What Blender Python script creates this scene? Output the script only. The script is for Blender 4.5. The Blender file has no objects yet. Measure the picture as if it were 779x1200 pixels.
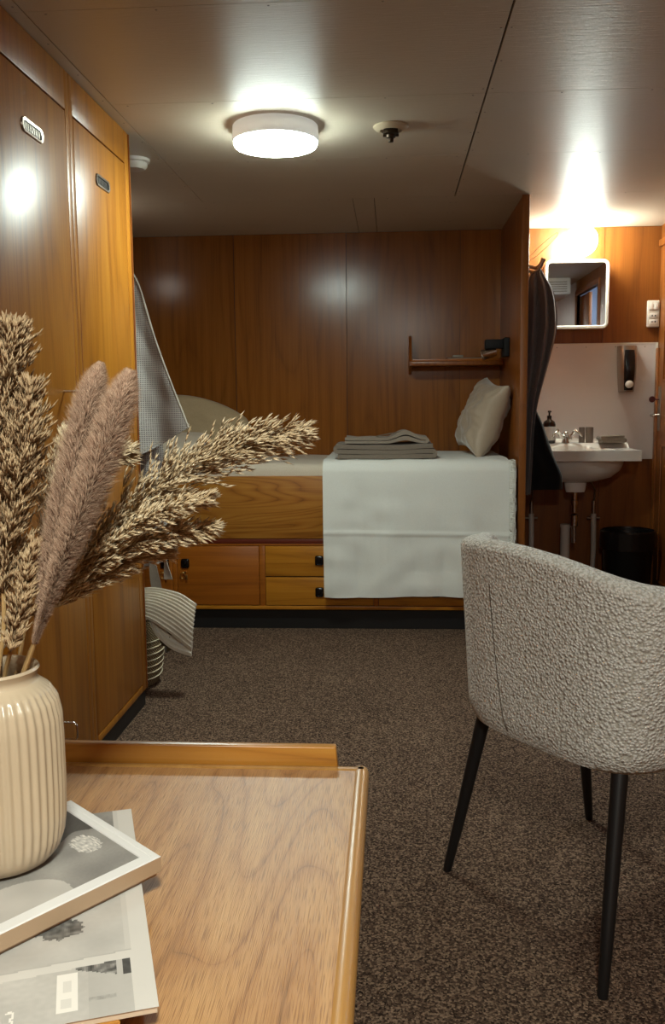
import bpy, bmesh, math, random
from mathutils import Vector, Matrix, noise
random.seed(7)
PI = math.pi
C = bpy.context.scene.collection
V = Vector

# ------------------------------------------------------------------ colours and materials
def lin(r, g, b):
    def f(c):
        c /= 255.0
        return c / 12.92 if c <= 0.04045 else ((c + 0.055) / 1.055) ** 2.4
    return (f(r), f(g), f(b), 1.0)

def newmat(name):
    m = bpy.data.materials.new(name); m.use_nodes = True
    nt = m.node_tree
    return m, nt, nt.nodes['Principled BSDF']

def N(nt, typ, **kw):
    n = nt.nodes.new(typ)
    for k, v in kw.items():
        if k in n.inputs.keys(): n.inputs[k].default_value = v
        else: setattr(n, k, v)
    return n

def ramp(nt, stops, fac):
    r = nt.nodes.new('ShaderNodeValToRGB')
    e = r.color_ramp.elements
    while len(e) < len(stops): e.new(0.5)
    for i, (p, c) in enumerate(stops):
        e[i].position = p; e[i].color = c
    nt.links.new(fac, r.inputs[0])
    return r

def mathn(nt, op, a, b=None):
    n = nt.nodes.new('ShaderNodeMath'); n.operation = op
    for i, v in enumerate((a, b)):
        if v is None: continue
        if isinstance(v, (int, float)): n.inputs[i].default_value = v
        else: nt.links.new(v, n.inputs[i])
    return n.outputs[0]

def coords(nt, scale, loc=(0, 0, 0)):
    tc = nt.nodes.new('ShaderNodeTexCoord')
    mp = nt.nodes.new('ShaderNodeMapping')
    mp.inputs['Scale'].default_value = scale; mp.inputs['Location'].default_value = loc
    nt.links.new(tc.outputs['Object'], mp.inputs[0])
    return mp.outputs[0]

def noise_n(nt, vec, scale=1.0, detail=4.0, rough=0.55, dist=0.0):
    n = nt.nodes.new('ShaderNodeTexNoise')
    n.inputs['Scale'].default_value = scale; n.inputs['Detail'].default_value = detail
    n.inputs['Roughness'].default_value = rough; n.inputs['Distortion'].default_value = dist
    nt.links.new(vec, n.inputs['Vector'])
    return n.outputs['Fac']

def bump(nt, bs, h, strength, dist):
    b = nt.nodes.new('ShaderNodeBump')
    b.inputs['Strength'].default_value = strength; b.inputs['Distance'].default_value = dist
    nt.links.new(h, b.inputs['Height']); nt.links.new(b.outputs[0], bs.inputs['Normal'])

def plain(name, col, rough=0.5, metal=0.0, **kw):
    m, nt, bs = newmat(name)
    bs.inputs['Base Color'].default_value = col
    bs.inputs['Roughness'].default_value = rough
    bs.inputs['Metallic'].default_value = metal
    for k, v in kw.items(): bs.inputs[k.replace('_', ' ')].default_value = v
    return m

def wood(name, dark, mid, light, axis='z', rough=0.32, rings=9.0, seed=0.0, coarse=5.0, pore=0.35, panel=None, ringamt=0.5, spec=0.5, ringpow=0.6, stretch=0.13, pores=False):
    """veneer: slow contour lines of a stretched noise plus fine streaks along the grain"""
    m, nt, bs = newmat(name)
    def sc(a, b):
        return {'z': (a, a, b), 'y': (a, b, a), 'x': (b, a, a)}[axis]
    v1 = coords(nt, sc(coarse, coarse * stretch), (seed, seed * 1.7, seed * .6))
    n1 = noise_n(nt, v1, 1.0, 2.0, 0.45, 0.2)
    v2 = coords(nt, sc(170, 3.0), (seed, 0, 0)); n2 = noise_n(nt, v2, 1.0, 5.0, 0.7)
    v3 = coords(nt, sc(38, 0.7), (0, seed, 0)); n3 = noise_n(nt, v3, 1.0, 4.0, 0.6)
    r = mathn(nt, 'SINE', mathn(nt, 'MULTIPLY', n1, rings * 2 * PI))
    r = mathn(nt, 'MULTIPLY', mathn(nt, 'POWER', mathn(nt, 'ABSOLUTE', r), ringpow), ringamt)
    s = mathn(nt, 'MULTIPLY', n2, 1.0 - ringamt * 0.6)
    t = mathn(nt, 'ADD', mathn(nt, 'MULTIPLY', r, 0.55), mathn(nt, 'ADD', mathn(nt, 'MULTIPLY', s, 0.55), mathn(nt, 'MULTIPLY', n3, 0.5)))
    t = mathn(nt, 'SUBTRACT', t, 0.12)
    cr = ramp(nt, [(0.18, dark), (0.48, mid), (0.85, light)], t)
    col = cr.outputs[0]
    if pores:
        v4 = coords(nt, sc(1300, 34), (seed, 2, 0)); n4 = noise_n(nt, v4, 1.0, 2.0, 0.5)
        pr = ramp(nt, [(0.36, (.62, .56, .50, 1)), (0.50, (1, 1, 1, 1))], n4)
        mx = nt.nodes.new('ShaderNodeMix'); mx.data_type = 'RGBA'; mx.blend_type = 'MULTIPLY'; mx.inputs[0].default_value = 1.0
        nt.links.new(col, mx.inputs[6]); nt.links.new(pr.outputs[0], mx.inputs[7]); col = mx.outputs[2]; n2 = n4
    if panel:
        tc = nt.nodes.new('ShaderNodeTexCoord'); sx = nt.nodes.new('ShaderNodeSeparateXYZ')
        nt.links.new(tc.outputs['Object'], sx.inputs[0])
        f = mathn(nt, 'FLOOR', mathn(nt, 'DIVIDE', mathn(nt, 'ADD', sx.outputs[0], panel[0]), panel[1]))
        wn = nt.nodes.new('ShaderNodeTexWhiteNoise'); wn.noise_dimensions = '1D'
        nt.links.new(f, wn.inputs['W'])
        hs = nt.nodes.new('ShaderNodeHueSaturation')
        nt.links.new(mathn(nt, 'ADD', mathn(nt, 'MULTIPLY', wn.outputs['Value'], 0.28), 0.86), hs.inputs['Value'])
        nt.links.new(col, hs.inputs['Color']); col = hs.outputs[0]
    nt.links.new(col, bs.inputs['Base Color'])
    bs.inputs['Roughness'].default_value = rough
    bs.inputs['Specular IOR Level'].default_value = spec
    bump(nt, bs, n2, pore, 0.0006)
    return m

def fabric(name, col, col2=None, scale=400, strength=0.5, dist=0.001, rough=0.9, sheen=0.2, kind='noise', big=None):
    m, nt, bs = newmat(name)
    v = coords(nt, (1, 1, 1))
    if kind == 'noise':
        h = noise_n(nt, v, scale, 3.0, 0.6)
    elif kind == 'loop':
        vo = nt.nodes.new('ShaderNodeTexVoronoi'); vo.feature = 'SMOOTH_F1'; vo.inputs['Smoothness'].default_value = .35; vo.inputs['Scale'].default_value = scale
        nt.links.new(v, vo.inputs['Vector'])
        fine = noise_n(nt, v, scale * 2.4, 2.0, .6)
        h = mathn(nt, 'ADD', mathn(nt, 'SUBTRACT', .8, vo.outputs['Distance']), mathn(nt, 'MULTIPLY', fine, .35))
    elif kind == 'waffle':
        sp = nt.nodes.new('ShaderNodeSeparateXYZ'); nt.links.new(v, sp.inputs[0])
        a = mathn(nt, 'ABSOLUTE', mathn(nt, 'SINE', mathn(nt, 'MULTIPLY', sp.outputs[0], scale)))
        b = mathn(nt, 'ABSOLUTE', mathn(nt, 'SINE', mathn(nt, 'MULTIPLY', sp.outputs[2], scale)))
        h = mathn(nt, 'MAXIMUM', a, b)
    col2 = col2 or tuple(c * 0.8 for c in col[:3]) + (1,)
    if kind == 'loop':
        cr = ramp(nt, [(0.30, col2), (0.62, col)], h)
    elif kind == 'waffle':
        cr = ramp(nt, [(0.55, col2), (0.95, col)], h)
    else:
        cr = ramp(nt, [(0.35, col2), (0.65, col)], h)
    nt.links.new(cr.outputs[0], bs.inputs['Base Color'])
    bs.inputs['Roughness'].default_value = rough
    bs.inputs['Specular IOR Level'].default_value = 0.2
    bs.inputs['Sheen Weight'].default_value = sheen
    bump(nt, bs, h, strength, dist)
    return m

def vcol_mat(name, rough=0.6, **kw):
    m, nt, bs = newmat(name)
    a = nt.nodes.new('ShaderNodeVertexColor'); a.layer_name = 'Col'
    nt.links.new(a.outputs[0], bs.inputs['Base Color'])
    bs.inputs['Roughness'].default_value = rough
    for k, v in kw.items(): bs.inputs[k.replace('_', ' ')].default_value = v
    return m

def emit(name, col, strength):
    m, nt, bs = newmat(name)
    bs.inputs['Base Color'].default_value = (0.9, 0.9, 0.9, 1)
    bs.inputs['Emission Color'].default_value = col
    bs.inputs['Emission Strength'].default_value = strength
    return m

TD, TM, TL = lin(112, 58, 16), lin(158, 92, 30), lin(192, 124, 52)
M = {}
M['teak_wardrobe'] = wood('teak_wardrobe', lin(122, 68, 13), lin(172, 108, 29), lin(198, 140, 51), 'z', 0.36, 6, 1.3, 3.0, ringamt=.25, spec=.5)
M['teak_dark'] = wood('teak_dark', lin(94, 46, 15), lin(135, 74, 24), lin(158, 96, 38), 'z', 0.35, 6, 4.1)
M['teak_wall'] = wood('teak_wall', lin(104, 56, 17), lin(144, 86, 30), lin(165, 106, 45), 'z', 0.20, 6, 2.2, 3.5, panel=(0.916, 0.654), ringamt=.25, spec=.38)
M['teak_niche'] = wood('teak_niche', lin(98, 48, 15), lin(132, 75, 26), lin(152, 95, 38), 'z', 0.35, 5, 5.2, 3.5, ringamt=.25)
M['teak_rail'] = wood('teak_rail', lin(114, 66, 17), lin(160, 100, 34), lin(186, 132, 55), 'x', 0.35, 14, 6.6, 5.0, ringamt=.55)
M['teak_drawer'] = wood('teak_drawer', lin(138, 80, 16), lin(182, 117, 30), lin(197, 140, 50), 'x', 0.35, 7, 8.1, 5.0, ringamt=.3)
M['teak_bed'] = wood('teak_bed', lin(120, 62, 13), lin(161, 90, 22), lin(181, 111, 36), 'x', 0.35, 5, 3.4, 4.0, ringamt=.2)
M['teak_desk'] = wood('teak_desk', lin(99, 63, 33), lin(167, 118, 70), lin(194, 148, 95), 'y', 0.40, 11, 7.3, 6.5, pore=0.4, ringamt=.66, ringpow=.30, stretch=.11, pores=True)
M['teak_edge'] = wood('teak_edge', lin(144, 98, 47), lin(178, 130, 69), lin(198, 157, 92), 'y', 0.3, 4, 1.9, 5.0, ringamt=.2)
M['teak_lip'] = wood('teak_lip', lin(124, 74, 24), lin(176, 118, 45), lin(198, 144, 65), 'x', 0.3, 8, 2.9, 5.0, ringamt=.4)
M['groove'] = plain('groove_brown', lin(52, 22, 10), 0.6)
M['black'] = plain('black_kick', lin(20, 19, 19), 0.5)
M['black_matt'] = plain('black_matt', lin(15, 15, 17), 0.75)
M['black_gloss'] = plain('black_gloss', lin(18, 15, 16), 0.22)
M['chair_leg'] = plain('chair_leg_black', lin(26, 25, 25), 0.45)
M['chrome'] = plain('chrome', lin(215, 212, 208), 0.14, 1.0)
M['steel'] = plain('steel', lin(170, 160, 150), 0.32, 1.0)
M['brass'] = plain('brass', lin(200, 165, 105), 0.3, 1.0)
M['white_plastic'] = plain('white_plastic', lin(225, 218, 205), 0.4)
M['grey_plastic'] = plain('grey_plastic', lin(150, 140, 126), 0.5)
M['ceramic_white'] = plain('ceramic_white', lin(228, 222, 214), 0.16)
M['ceramic_vase'] = plain('ceramic_vase', lin(192, 172, 144), 0.26)
M['mirror'] = plain('mirror', lin(235, 235, 235), 0.02, 1.0)
M['splash'] = plain('splash_laminate', lin(226, 218, 214), 0.35)
M['pipe_white'] = plain('pipe_white', lin(200, 190, 180), 0.5)
M['brown_glass'] = plain('brown_glass', lin(34, 20, 12), 0.12)
M['label'] = plain('bottle_label', lin(190, 182, 175), 0.6)
M['clear'] = plain('clear_plastic', lin(240, 225, 190), 0.15, 0.0, Alpha=0.45)
M['lamp_rim'] = plain('lamp_rim_white', lin(226, 220, 210), 0.5)
M['lamp_opal'] = emit('lamp_opal_rim', (0.95, 1.0, 0.92, 1), 0.05)
M['lamp_glow'] = emit('lamp_diffuser', (0.86, 1.0, 0.92, 1), 18.0)
M['lamp_glow_rear'] = emit('lamp_diffuser_rear', (0.94, 1.0, 0.92, 1), 38.0)
M['globe_glow'] = emit('globe_glow', (0.90, 1.0, 0.92, 1), 16.0)
M['small_glow'] = emit('small_glow', (1.0, 0.95, 0.84, 1), 2.6)
M['corridor'] = plain('corridor_paint', lin(190, 205, 225), 0.7)
M['corridor_lamp'] = emit('corridor_lamp', (0.8, 0.9, 1.0, 1), 5.0)
M['linen'] = fabric('white_linen', lin(236, 236, 228), lin(224, 224, 216), 500, 0.25, 0.0006)
M['sheet'] = fabric('cream_sheet', lin(214, 200, 180), lin(202, 188, 168), 300, 0.15, 0.0006)
M['pillow_beige'] = fabric('pillow_beige', lin(190, 168, 134), lin(178, 156, 122), 300, 0.15, 0.0006)
M['silk'] = fabric('silk_champagne', lin(186, 168, 146), lin(176, 158, 136), 300, 0.1, 0.0005, rough=0.42, sheen=0.5)
M['silk'].node_tree.nodes['Principled BSDF'].inputs['Specular IOR Level'].default_value = 0.6
M['towel_grey'] = fabric('towel_grey', lin(138, 126, 112), lin(116, 104, 92), 700, 0.6, 0.0015)
M['towel_grey_light'] = fabric('towel_grey_light', lin(158, 145, 130), lin(136, 124, 110), 700, 0.6, 0.0015)
M['towel_dark'] = fabric('towel_dark', lin(142, 130, 128), lin(112, 102, 100), 500, 0.5, 0.0015)
M['garment_black'] = fabric('garment_black', lin(16, 16, 20), lin(12, 12, 15), 400, 0.3, 0.001)
M['waffle'] = fabric('waffle_grey', lin(204, 197, 190), lin(134, 127, 124), 330, 0.8, 0.003, kind='waffle')
M['waffle_lining'] = fabric('waffle_lining', lin(192, 182, 168), lin(178, 168, 154), 400, 0.3, 0.001)
M['cream_rib'] = fabric('cream_rib', lin(222, 214, 198), lin(204, 196, 180), 500, 0.5, 0.002)
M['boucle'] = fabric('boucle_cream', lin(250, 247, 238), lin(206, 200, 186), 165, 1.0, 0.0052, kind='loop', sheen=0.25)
M['seam'] = plain('seam_thread', lin(92, 80, 66), 0.9)
M['rope'] = plain('basket_white_cord', lin(220, 205, 175), 0.8)
M['stem'] = plain('dry_stem', lin(176, 142, 92), 0.7)
M['plume'] = vcol_mat('plume_spikelets', 0.7, Subsurface_Weight=0.0)
M['print'] = vcol_mat('printed_cover', 0.33)
M['paper'] = plain('page_block', lin(205, 185, 160), 0.8)
M['book_white'] = plain('white_cover', lin(226, 222, 216), 0.35)
M['book_side'] = plain('frame_side', lin(176, 148, 118), 0.5)
M['bin'] = plain('bin_black', lin(14, 14, 15), 0.35)

def carpet_mat():
    m, nt, bs = newmat('carpet_speckled')
    v = coords(nt, (1, 1, 1))
    vo = nt.nodes.new('ShaderNodeTexVoronoi'); vo.inputs['Scale'].default_value = 230
    nt.links.new(v, vo.inputs['Vector'])
    wn = nt.nodes.new('ShaderNodeTexWhiteNoise'); nt.links.new(vo.outputs['Position'], wn.inputs['Vector'])
    n = noise_n(nt, v, 150, 3, 0.7); n2 = noise_n(nt, v, 2.5, 3, 0.6)
    t = mathn(nt, 'ADD', mathn(nt, 'MULTIPLY', wn.outputs['Value'], 0.55), mathn(nt, 'MULTIPLY', n, 0.45))
    t = mathn(nt, 'ADD', t, mathn(nt, 'MULTIPLY', mathn(nt, 'SUBTRACT', n2, 0.5), 0.12))
    cr = ramp(nt, [(0.2, lin(46, 34, 27)), (0.5, lin(99, 78, 64)), (0.8, lin(166, 138, 114))], t)
    nt.links.new(cr.outputs[0], bs.inputs['Base Color'])
    bs.inputs['Roughness'].default_value = 0.95; bs.inputs['Specular IOR Level'].default_value = 0.1
    h = mathn(nt, 'SUBTRACT', n, vo.outputs['Distance'])
    bump(nt, bs, h, 0.9, 0.006)
    return m
M['carpet'] = carpet_mat()

def ceiling_mat():
    m, nt, bs = newmat('ceiling_enamel')
    v = coords(nt, (14, 150, 14)); n = noise_n(nt, v, 1.0, 4, 0.6)
    v2 = coords(nt, (1.6, 1.2, 1)); n2 = noise_n(nt, v2, 1.0, 3, 0.5)
    cr = ramp(nt, [(0.3, lin(204, 192, 172)), (0.7, lin(214, 202, 182))], n2)
    nt.links.new(cr.outputs[0], bs.inputs['Base Color'])
    bs.inputs['Roughness'].default_value = 0.42
    bs.inputs['Specular IOR Level'].default_value = 0.65
    bump(nt, bs, n, 0.55, 0.0022)
    return m
M['ceiling'] = ceiling_mat()

def weave_mat():
    m, nt, bs = newmat('seagrass_weave')
    tc = nt.nodes.new('ShaderNodeTexCoord'); sp = nt.nodes.new('ShaderNodeSeparateXYZ')
    nt.links.new(tc.outputs['Object'], sp.inputs[0])
    ang = mathn(nt, 'ARCTAN2', sp.outputs[1], sp.outputs[0])
    z = mathn(nt, 'MULTIPLY', sp.outputs[2], 520.0)
    a = mathn(nt, 'SINE', mathn(nt, 'ADD', mathn(nt, 'MULTIPLY', ang, 90.0), mathn(nt, 'MULTIPLY', mathn(nt, 'FLOOR', mathn(nt, 'DIVIDE', z, PI)), PI)))
    b = mathn(nt, 'ABSOLUTE', mathn(nt, 'SINE', z))
    h = mathn(nt, 'MULTIPLY', mathn(nt, 'ADD', mathn(nt, 'MULTIPLY', a, 0.5), 0.6), b)
    cr = ramp(nt, [(0.15, lin(74, 56, 34)), (0.7, lin(176, 150, 106))], h)
    nt.links.new(cr.outputs[0], bs.inputs['Base Color']); bs.inputs['Roughness'].default_value = 0.8
    bump(nt, bs, h, 1.0, 0.004)
    return m
M['weave'] = weave_mat()

# ------------------------------------------------------------------ object helpers
def origin(o):
    p = V((0, 0, 0))
    while o: p += o.location; o = o.parent
    return p

def obj(name, bm, mat, parent=None, smooth=None, own=False):
    """links bm (built in world coordinates) as ONE mesh; origins: the parent's, or the bottom centre for a lone thing"""
    me = bpy.data.meshes.new(name)
    bmesh.ops.recalc_face_normals(bm, faces=bm.faces)
    off = origin(parent) if parent else V((0, 0, 0))
    loc = V((0, 0, 0))
    if own:
        xs = [v.co for v in bm.verts]
        loc = V((sum(c.x for c in xs) / len(xs), sum(c.y for c in xs) / len(xs), min(c.z for c in xs)))
    bmesh.ops.translate(bm, verts=bm.verts, vec=-(off + (loc if not parent else V((0, 0, 0)))))
    bm.to_mesh(me); bm.free()
    for m in (mat if isinstance(mat, (list, tuple)) else [mat]): me.materials.append(m)
    if smooth:
        for p in me.polygons: p.use_smooth = True
        me.set_sharp_from_angle(angle=math.radians(smooth))
    o = bpy.data.objects.new(name, me); C.objects.link(o)
    if parent: o.parent = parent
    else: o.location = loc
    return o

def thing(name, label, cat, loc=(0, 0, 0), group=None):
    o = bpy.data.objects.new(name, None); C.objects.link(o); o.location = loc
    o.empty_display_size = 0.05
    o['label'] = label; o['category'] = cat
    if group: o['group'] = group
    return o

def tag(o, label, cat, group=None):
    o['label'] = label; o['category'] = cat
    if group: o['group'] = group
    return o

def struct(name, bm, mat, smooth=None, parent=None):
    o = obj(name, bm, mat, parent, smooth)
    o['kind'] = 'structure'
    return o

def B(): return bmesh.new()

def box(bm, x0, x1, y0, y1, z0, z1, bev=0.0, seg=2, mi=0):
    r = bmesh.ops.create_cube(bm, size=1.0)
    vs = r['verts']
    for v in vs:
        v.co = V(((x0 + x1) / 2 + v.co.x * (x1 - x0), (y0 + y1) / 2 + v.co.y * (y1 - y0), (z0 + z1) / 2 + v.co.z * (z1 - z0)))
    fs = set(f for v in vs for f in v.link_faces)
    for f in fs: f.material_index = mi
    if bev > 0:
        es = set(e for v in vs for e in v.link_edges)
        r = bmesh.ops.bevel(bm, geom=list(es), offset=bev, segments=seg, profile=0.5, affect='EDGES')
        for f in r['faces']: f.material_index = mi
    return vs

def frame_axes(d):
    d = d.normalized(); a = V((0, 0, 1)) if abs(d.z) < 0.9 else V((1, 0, 0))
    u = d.cross(a).normalized(); return u, d.cross(u).normalized()

def tube(bm, pts, r, n=10, cap=True, mi=0):
    pts = [V(p) for p in pts]; rs = r if isinstance(r, (list, tuple)) else [r] * len(pts)
    rings = []; u = None
    for i, p in enumerate(pts):
        d = (pts[min(i + 1, len(pts) - 1)] - pts[max(i - 1, 0)]).normalized()
        if u is None: u, w = frame_axes(d)
        else:
            u = (u - d * u.dot(d)).normalized(); w = d.cross(u)
        rings.append([bm.verts.new(p + (u * math.cos(2 * PI * k / n) + w * math.sin(2 * PI * k / n)) * rs[i]) for k in range(n)])
    for a, b in zip(rings, rings[1:]):
        for k in range(n):
            f = bm.faces.new((a[k], a[(k + 1) % n], b[(k + 1) % n], b[k])); f.material_index = mi
    if cap:
        for rg in (rings[0], rings[-1]):
            f = bm.faces.new(rg); f.material_index = mi
    return rings

def lathe(bm, c, prof, n=32, mi=0, fr=None, sx=1.0, sy=1.0):
    """prof: list of (r, z); fr(angle, i) -> radius factor"""
    c = V(c); rings = []
    for i, (r, z) in enumerate(prof):
        if r < 1e-6: rings.append([bm.verts.new(c + V((0, 0, z)))])
        else:
            rings.append([bm.verts.new(c + V((math.cos(2 * PI * k / n) * r * sx * (fr(2 * PI * k / n, i) if fr else 1), math.sin(2 * PI * k / n) * r * sy * (fr(2 * PI * k / n, i) if fr else 1), z))) for k in range(n)])
    for a, b in zip(rings, rings[1:]):
        for k in range(n):
            k2 = (k + 1) % n
            if len(a) == 1 and len(b) == 1: continue
            if len(a) == 1: f = bm.faces.new((a[0], b[k2], b[k]))
            elif len(b) == 1: f = bm.faces.new((a[k], a[k2], b[0]))
            else: f = bm.faces.new((a[k], a[k2], b[k2], b[k]))
            f.material_index = mi
    return rings

def xform(bm, verts, mat4):
    bmesh.ops.transform(bm, matrix=mat4, verts=verts)

def grid(bm, nu, nv, fn, mi=0, closed_u=False):
    vs = [[bm.verts.new(fn(i / (nu if closed_u else nu - 1), j / (nv - 1))) for j in range(nv)] for i in range(nu)]
    for i in range(nu if closed_u else nu - 1):
        for j in range(nv - 1):
            i2 = (i + 1) % nu
            f = bm.faces.new((vs[i][j], vs[i2][j], vs[i2][j + 1], vs[i][j + 1])); f.material_index = mi
    return vs

def solid(bm, t):
    """thickens the open sheet bm by t along its normals"""
    bm.normal_update()
    bmesh.ops.solidify(bm, geom=bm.faces[:], thickness=t)

def lerp(a, b, t): return a + (b - a) * t

def pl(pts, t):
    """point on a polyline of tuples at t in 0..1, smooth (Catmull-Rom)"""
    n = len(pts) - 1; x = min(max(t, 0), 1) * n; i = min(int(x), n - 1); f = x - i
    P = [V(pts[max(i - 1, 0)]), V(pts[i]), V(pts[i + 1]), V(pts[min(i + 2, n)])]
    return 0.5 * ((2 * P[1]) + (P[2] - P[0]) * f + (2 * P[0] - 5 * P[1] + 4 * P[2] - P[3]) * f * f + (3 * P[1] - P[0] - 3 * P[2] + P[3]) * f ** 3)

def nz(p, s, seed=0.0): return noise.noise(V(p) * s + V((seed, seed * 1.3, seed * .7)))

# ------------------------------------------------------------------ room dimensions (metres; eye at the origin, 1.15 above the floor)
XL, XR, YB, YF, H = -1.56, 1.515, 5.40, -1.25, 2.12
XW = -0.947          # wardrobe fronts
XP0, XP1, YP = 0.622, 0.650, 4.52   # partition between bunk and washing corner

bm = B(); box(bm, XL - .1, XR + .1, YF - .1, YB + .1, -0.06, 0); struct('floor', bm, M['carpet'])

# ceiling: enamelled sheets with open joints and screws
bm = B()
box(bm, XL - .1, XR + .1, YF - .1, YB + .1, H + 0.012, H + 0.08, mi=1)
rows = [YF, -0.60, 0.14, 0.87, 1.61, 2.345, 3.06, 3.79, 4.52, YB]
g = 0.0016
for a, b in zip(rows, rows[1:]):
    cols = [XL, -0.91, 0.30, XR]
    if b == YB: cols = [XL, -0.187, -0.083, 0.636, XR]
    for c, d in zip(cols, cols[1:]):
        box(bm, c + (.003 if c == .30 else g), d - (.003 if d == .30 else g), a + g * .6, b - g * .6, H, H + 0.011, mi=0)
for yy in rows[1:-1]:
    for k in range(9):
        xx = -0.86 + k * 0.28
        lathe(bm, (xx, yy + 0.018, H), [(0, -0.0012), (0.003, -0.0008), (0.0035, 0)], 8, mi=2)
for xx in (-0.925, 0.287, 0.315):
    for k in range(22):
        lathe(bm, (xx, 0.2 + k * 0.235, H), [(0, -0.0012), (0.003, -0.0008), (0.0035, 0)], 8, mi=2)
struct('ceiling', bm, [M['ceiling'], M['groove'], M['steel']])

# back wall: veneered panels with narrow joints
bm = B()
box(bm, XL - .1, XR + .1, YB + 0.008, YB + 0.1, 0, H, mi=1)
seams = [XL, -0.916, -0.262, 0.392, 0.640]
for a, b in zip(seams, seams[1:]):
    gg = 0.0007 if a == 0.392 or b == 0.392 else 0.0018
    box(bm, a + (0.0018 if a != 0.392 else gg), b - gg, YB, YB + 0.01, 0, H - 0.001, mi=0)
box(bm, 0.640, 1.20, YB, YB + 0.01, 0, H - 0.001, mi=2)
box(bm, 1.2025, XR, YB, YB + 0.01, 0, H - 0.001, mi=2)
struct('wall_back', bm, [M['teak_wall'], M['groove'], M['teak_niche']])
bm = B(); box(bm, XL - .1, XL, YF, YB, 0, H); struct('wall_left', bm, M['teak_dark'])
bm = B(); box(bm, XL, XR, YF - .1, YF, 0, H); struct('wall_front', bm, M['teak_dark'])
# right wall with a doorway to a lit corridor (seen only in the mirror)
bm = B()
box(bm, XR, XR + .03, YF, 2.82, 0, H); box(bm, XR, XR + .03, 3.62, YB, 0, H); box(bm, XR, XR + .03, 2.82, 3.62, 2.0, H)
struct('wall_right', bm, M['teak_niche'])
bm = B()
box(bm, XR - .012, XR + .03, 2.78, 2.82, 0, 2.04, .004); box(bm, XR - .012, XR + .03, 3.62, 3.66, 0, 2.04, .004); box(bm, XR - .012, XR + .03, 2.82, 3.62, 2.0, 2.04, .004)
struct('trim_3', bm, M['teak_dark'], 40)
bm = B(); box(bm, XR + .035, XR + .06, 2.70, 3.12, 0.005, 2.0, .004)
d2 = struct('door_2', bm, M['teak_dark'], 40)
bm = B(); tube(bm, [(XR + .03, 3.08, 1.26), (XR - .03, 3.08, 1.26), (XR - .035, 2.97, 1.26)], .009); box(bm, XR + .025, XR + .034, 3.055, 3.105, .95, 1.17, .003)
obj('door_handle', bm, M['chrome'], d2, 40)
bm = B(); box(bm, XR + 1.0, XR + 1.05, 2.4, 5.2, 0, 2.2); box(bm, XR + .1, XR + 1.0, 2.4, 5.2, -.06, 0); box(bm, XR + .1, XR + 1.0, 2.4, 5.2, 2.2, 2.25); box(bm, XR + .1, XR + 1.0, 5.2, 5.25, 0, 2.2); box(bm, XR + .1, XR + 1.0, 2.35, 2.4, 0, 2.2)
struct('wall_corridor', bm, M['corridor'])
bm = B(); box(bm, XR + .4, XR + .6, 3.2, 4.2, 2.17, 2.2, .005)
tag(obj('corridor_lamp', bm, M['corridor_lamp'], own=True), 'pale corridor lamp beyond the doorway seen in the mirror', 'lamp')

# partition
bm = B(); box(bm, XP0, XP1, YP, YB - .001, 0, H - 0.001, .002); struct('wall_partition', bm, M['teak_dark'], 40)
bm = B(); box(bm, XP0 - .006, XP1 + .002, YP - .006, YP + .0, 0, H - .002, .002); struct('trim_4', bm, M['teak_niche'], 40)

# splash panel behind the basin, white edge strips
bm = B()
box(bm, XP1 + .004, XR - .012, YB - .006, YB - .0005, 0.81, 1.474)
box(bm, XP1 + .004, XR - .002, YB - .008, YB - .0005, 1.466, 1.474, .001, mi=1)
box(bm, XR - .012, XR - .002, YB - .012, YB - .0005, 0.79, 1.474, .001, mi=1)
for k in range(5): 
    vs = lathe(bm, (0, 0, 0), [(0, .002), (.003, .0015), (.0035, 0)], 8, mi=2)
    xform(bm, [v for r in vs for v in r], Matrix.Translation((0.78 + k * .165, YB - .006, 1.452)) @ Matrix.Rotation(PI / 2, 4, 'X'))
struct('trim_1', bm, [M['splash'], M['white_plastic'], M['steel']])

# ------------------------------------------------------------------ door by the washing corner
bm = B()
box(bm, XR - .018, XR - .001, 5.335, 5.385, 0, 1.44, .003)
box(bm, XR - .018, XR - .001, 4.50, 4.55, 0, 2.02, .003)
box(bm, XR - .018, XR - .001, 4.55, 5.385, 2.0, 2.04, .003)
struct('trim_2', bm, M['teak_dark'], 40)
bm = B()
box(bm, XR - .010, XR - .0005, 4.555, 5.333, 0.02, 2.0, .001)
for a, b, c, d in ((4.66, 5.24, .12, .90), (4.66, 5.24, 1.25, 1.88)):
    for x in ((a, b, c, c + .012), (a, b, d - .012, d), (a, a + .012, c, d), (b - .012, b, c, d)):
        box(bm, XR - .016, XR - .009, x[0], x[1], x[2], x[3], .002)
door1 = struct('door_1', bm, M['teak_niche'], 40)
bm = B(); box(bm, XR - .014, XR - .008, 5.275, 5.325, 0.975, 1.225, .003); obj('handle_plate', bm, M['steel'], door1, 40)
bm = B()
tube(bm, [(XR - .012, 5.30, 1.062), (XR - .05, 5.30, 1.062), (XR - .058, 5.29, 1.062), (XR - .060, 5.20, 1.058)], [.009, .008, .008, .006], 10)
obj('door_handle', bm, M['chrome'], door1, 50)
bm = B()
tube(bm, [(XR - .012, 5.30, 1.152), (XR - .035, 5.30, 1.152)], .005, 8)
lathe_v = lathe(bm, (0, 0, 0), [(0, -.004), (.016, -.004), (.018, 0), (.016, .004), (0, .004)], 16)
xform(bm, [v for r in lathe_v for v in r], Matrix.Translation((XR - .052, 5.30, 1.152)) @ Matrix.Rotation(PI / 2, 4, 'X'))
obj('key', bm, plain('key_bow', lin(70, 18, 20), .4), door1, 50)

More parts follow.
